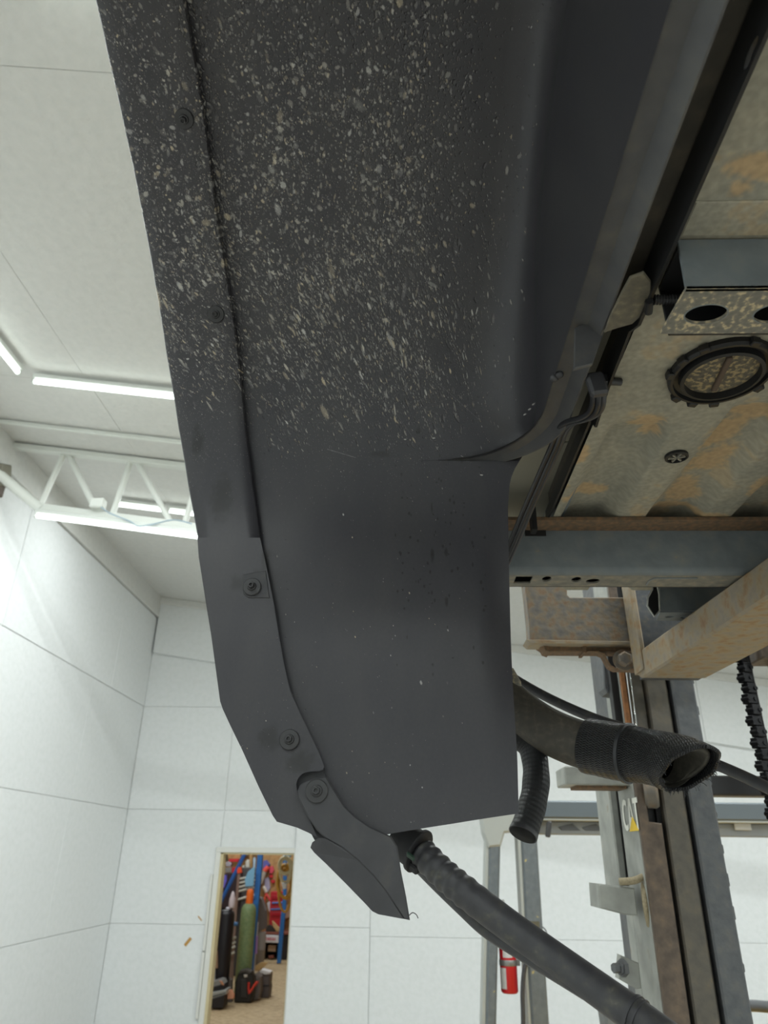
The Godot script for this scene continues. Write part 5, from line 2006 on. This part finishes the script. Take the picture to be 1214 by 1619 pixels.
	lone("red_reel", "red and white reel on the wall left of the coils", "reel", [[425, 1371], [431, 1369], [433, 1376], [430, 1381], [426, 1381]], 18.36, 0.08, plain("c6475a", 0.5))
	for q in [[425, 1383, "upper"], [428, 1391, "lower"]]:
		lone("red_clamp", "small red clamp on the wall, the %s of two under the reel" % q[2], "clamp", [[q[0], q[1]], [q[0] + 6, q[1]], [q[0] + 6, q[1] + 5], [q[0] + 1, q[1] + 5]], 18.38, 0.06, red)
	t = thing("tool_chest", "red tool chest standing on the workbench behind the farther blue post", "tool chest", Vector3.ZERO)
	slab(t, "body", [[428, 1410], [449, 1410], [445, 1474], [425, 1474]], 18.0, 0.35, red)
	for y in [1416.0, 1424.5, 1433.0, 1442.0]:
		slab(t, "drawer", [[430.5 - (y - 1416) * 0.05, y], [446, y], [445.5, y + 6], [430 - (y - 1416) * 0.05, y + 6]], 17.98, 0.02, plain("a51a2a", 0.4))
	lone("tool_board", "tall plywood tool board standing on the workbench, hung with tools", "tool board", [[414, 1338], [464, 1338], [460, 1474], [412, 1474]], 18.44, 0.04, mats.store_wall)
	lone("rack_of_dies", "striped pale rack at the right edge of the doorway", "rack", [[451, 1432], [460, 1428], [459, 1450], [450, 1453]], 18.34, 0.1, plain("b89a86", 0.6))
	lone("pink_bundle", "pink and white bundle at the right edge under the coils", "bundle", [[457, 1414], [461, 1406], [461, 1424], [456, 1426]], 18.36, 0.08, plain("c98a96", 0.7))

	# workbench along the back with what lies on and under it
	t = thing("workbench", "dark workbench with a red-brown top at the back of the storeroom", "workbench", Vector3.ZERO)
	slab(t, "top", [[414, 1473], [458, 1474], [458, 1478], [413, 1477]], 17.9, 0.6, plain("8a5040", 0.6))
	slab(t, "front_panel", [[441, 1478], [457, 1478], [454, 1517], [439, 1517]], 17.95, 0.5, plain("2b2729", 0.6))
	slab(t, "side_panel", [[413, 1478], [418, 1478], [417, 1517], [409, 1517]], 17.95, 0.5, grey)
	slab(t, "back_panel", [[414, 1478], [446, 1478], [443, 1516], [412, 1516]], 18.4, 0.04, plain("17161a", 0.6))
	t = thing("drop_box", "white box with red lettering under the workbench top", "box", Vector3.ZERO)
	slab(t, "body", [[418, 1478.5], [440.5, 1479.5], [440, 1491], [417.5, 1490]], 17.85, 0.3, plain("dadadf", 0.5))
	var text := TextMesh.new()
	var font := SystemFont.new()
	font.font_names = PackedStringArray(["Droid Sans"])
	font.font_weight = 700
	text.font = font
	text.text = "OMEGA"
	text.font_size = 32
	text.pixel_size = 0.01
	text.depth = 0.02
	var bb := text.get_aabb()
	var want := pd(436, 1485, 17.84).x - pd(419, 1485, 17.84).x
	var o := obj("lettering", text, plain("c8283c", 0.5), t)
	o.transform = Transform3D(Basis().scaled(Vector3(want / bb.size.x, want / bb.size.x * 1.05, 0.1)), pd(427.5, 1484.5, 17.842) - bb.get_center() * Vector3(want / bb.size.x, want / bb.size.x * 1.05, 0.1))
	lone("parts_carton", "small tan carton on the dark shelf under the white box", "carton", [[424, 1494.5], [436, 1495], [435.5, 1505], [423, 1504]], 18.0, 0.2, plain("b8a08a", 0.7))
	lone("red_jar", "reddish brown shiny jar on the floor under the workbench", "jar", [[424, 1511], [432, 1510], [433, 1515], [425, 1516]], 17.9, 0.12, plain("7d4638", 0.3))
	lone("driftwood", "pale jagged wooden piece on the workbench by the farther post", "wood piece", [[430, 1456], [434, 1459], [438, 1464], [442, 1467], [442, 1473], [437, 1473], [431, 1464]], 17.9, 0.08, plain("c2a273", 0.8))
	lone("dark_vise", "dark vise on the workbench left of the pale wood", "vise", [[421, 1464], [426, 1462], [433, 1466], [436, 1473], [420, 1473]], 17.92, 0.07, plain("34312f", 0.5))
	lone("machine_stand", "dark grey machine on the bench end behind the nearer post", "machine", [[406, 1418], [413, 1420], [419, 1440], [419, 1468], [408, 1474], [401, 1470]], 16.55, 0.25, plain("6d6562", 0.6))
	t = thing("steel_tank", "tall grey drum beside the workbench", "drum", v(pd(412, 1500, 16.6).x, 0, 16.6))
	top = pd(412, 1473, 16.6).y
	s = Shape.new()
	s.lathe([Vector2(0, 0), Vector2(0.085, 0), Vector2(0.09, 0.02), Vector2(0.09, top * 0.5), Vector2(0.094, top * 0.51), Vector2(0.09, top * 0.52), Vector2(0.09, top - 0.02), Vector2(0.08, top), Vector2(0, top)], Transform3D(), 24)
	obj("body", s, plain("8c8580", 0.5), t)
	rod(self, "purple_tube", [[406, 1480], [404.5, 1508]], 13.63, 0.020, plain("b48fd6", 0.4))
	tag(get_node("purple_tube"), "thin violet tube standing right behind the nearer blue post", "tube")
	rod(self, "white_pipe", [[407, 1458], [398, 1570]], 13.75, 0.02, plain("c9c7c6", 0.5))
	tag(get_node("white_pipe"), "pale pipe leaning right behind the nearer blue post", "pipe")
	lone("plywood_offcut", "pale plywood offcut on the floor behind the battery chargers", "board", [[399, 1530], [414, 1521], [424, 1522], [416, 1530], [402, 1540]], 16.3, 0.04, plain("c9a977", 0.8))

	# battery boosters on the floor
	t = thing("battery_booster", "black battery booster with red clamps on the storeroom floor", "battery booster", Vector3.ZERO)
	slab(t, "body", [[370, 1585], [372, 1551], [376, 1540], [380, 1534], [388, 1532], [397, 1536], [401, 1545], [401, 1568], [396, 1586]], 12.95, 0.16, plain("22211f", 0.5), 0.02)
	slab(t, "handle", [[377, 1540], [380, 1534], [389, 1532], [397, 1537], [394, 1541], [387, 1537], [381, 1539]], 12.93, 0.05, plain("45423d", 0.5))
	slab(t, "front_panel", [[381, 1549], [390, 1548], [390, 1578], [380, 1578]], 12.935, 0.02, plain("2e2d2b", 0.5))
	slab(t, "dial", [[385, 1541], [391, 1541], [391, 1545], [386, 1546]], 12.925, 0.02, plain("b8b2a8", 0.5))
	rod(t, "clamp", [[393.5, 1553], [393, 1562], [394, 1571]], 12.91, 0.018, plain("c5362c", 0.5))
	rod(t, "clamp", [[406, 1552], [400, 1561], [395, 1569]], 12.91, 0.016, plain("d0402f", 0.5))
	t = thing("booster_pack", "grey booster pack with red trim right of the black one", "battery booster", Vector3.ZERO)
	slab(t, "body", [[398, 1584], [401, 1552], [400, 1542], [406, 1538], [412, 1545], [412, 1566], [409, 1580]], 13.15, 0.2, plain("6a625f", 0.5), 0.02)
	slab(t, "trim", [[402, 1556], [409, 1550], [409, 1554], [402, 1562]], 13.14, 0.02, plain("b94a48", 0.5))
	t = thing("jerry_can", "dark grey can with a whitish lid, rightmost on the storeroom floor", "can", Vector3.ZERO)
	slab(t, "body", [[411, 1580], [413, 1556], [412, 1540], [416, 1537], [427.5, 1540], [426, 1557], [427, 1561], [425, 1578]], 13.42, 0.22, plain("5b5352", 0.55), 0.02)
	slab(t, "lid", [[410, 1537], [413, 1533], [427.5, 1537], [427, 1540], [418, 1541]], 13.40, 0.2, plain("d5d2d2", 0.5))
	slab(t, "waist_groove", [[414, 1558], [426, 1557.5], [426, 1559], [414, 1560]], 13.41, 0.02, dark)

	# cases at the foot of the black cylinder
	t = thing("tool_case", "upper silver and black tool case at the lower left of the doorway", "tool case", Vector3.ZERO)
	slab(t, "lid", [[334, 1553], [346, 1549], [351, 1550], [354, 1556], [333, 1562]], 12.5, 0.25, plain("8f9090", 0.4))
	slab(t, "body", [[333, 1562], [354, 1556], [355, 1564], [333, 1569]], 12.48, 0.25, dark)
	slab(t, "corner", [[346, 1550], [351, 1551], [354, 1558], [350, 1557]], 12.46, 0.02, plain("c08a6a", 0.5))
	t = thing("tool_case", "lower silver striped tool case at the lower left of the doorway", "tool case", Vector3.ZERO)
	slab(t, "lid", [[331, 1570], [358, 1565], [358, 1572], [331, 1581]], 12.4, 0.3, plain("9fa2a0", 0.4))
	slab(t, "groove", [[333, 1575.5], [357, 1569], [357, 1570.2], [333, 1577]], 12.39, 0.01, plain("3b3d3e", 0.5))
	slab(t, "body", [[331, 1581], [355, 1573], [352, 1594], [332, 1594]], 12.38, 0.3, dark)
	lone("orange_block", "small orange and white block beside the lower tool case", "block", [[359, 1567], [365, 1565], [369, 1573], [369, 1579], [359, 1580]], 12.55, 0.08, plain("d89a7c", 0.6))
	lone("crumpled_bag", "crumpled grey bag at the foot of the weathered upright", "bag", [[357, 1553], [361, 1546], [366, 1550], [366, 1586], [358, 1587]], 13.0, 0.1, plain("6f665f", 0.8))
	lone("wrapped_part", "tan and red wrapped part hanging at the left jamb", "part", [[338, 1505], [342.5, 1504], [343, 1520], [343, 1531], [339, 1531]], 12.4, 0.06, plain("a3866f", 0.6))
	lone("white_sack", "pale sack leaning at the left jamb", "sack", [[336, 1530], [339, 1527], [340, 1588], [331, 1589]], 12.78, 0.06, plain("b9bcc4", 0.7))
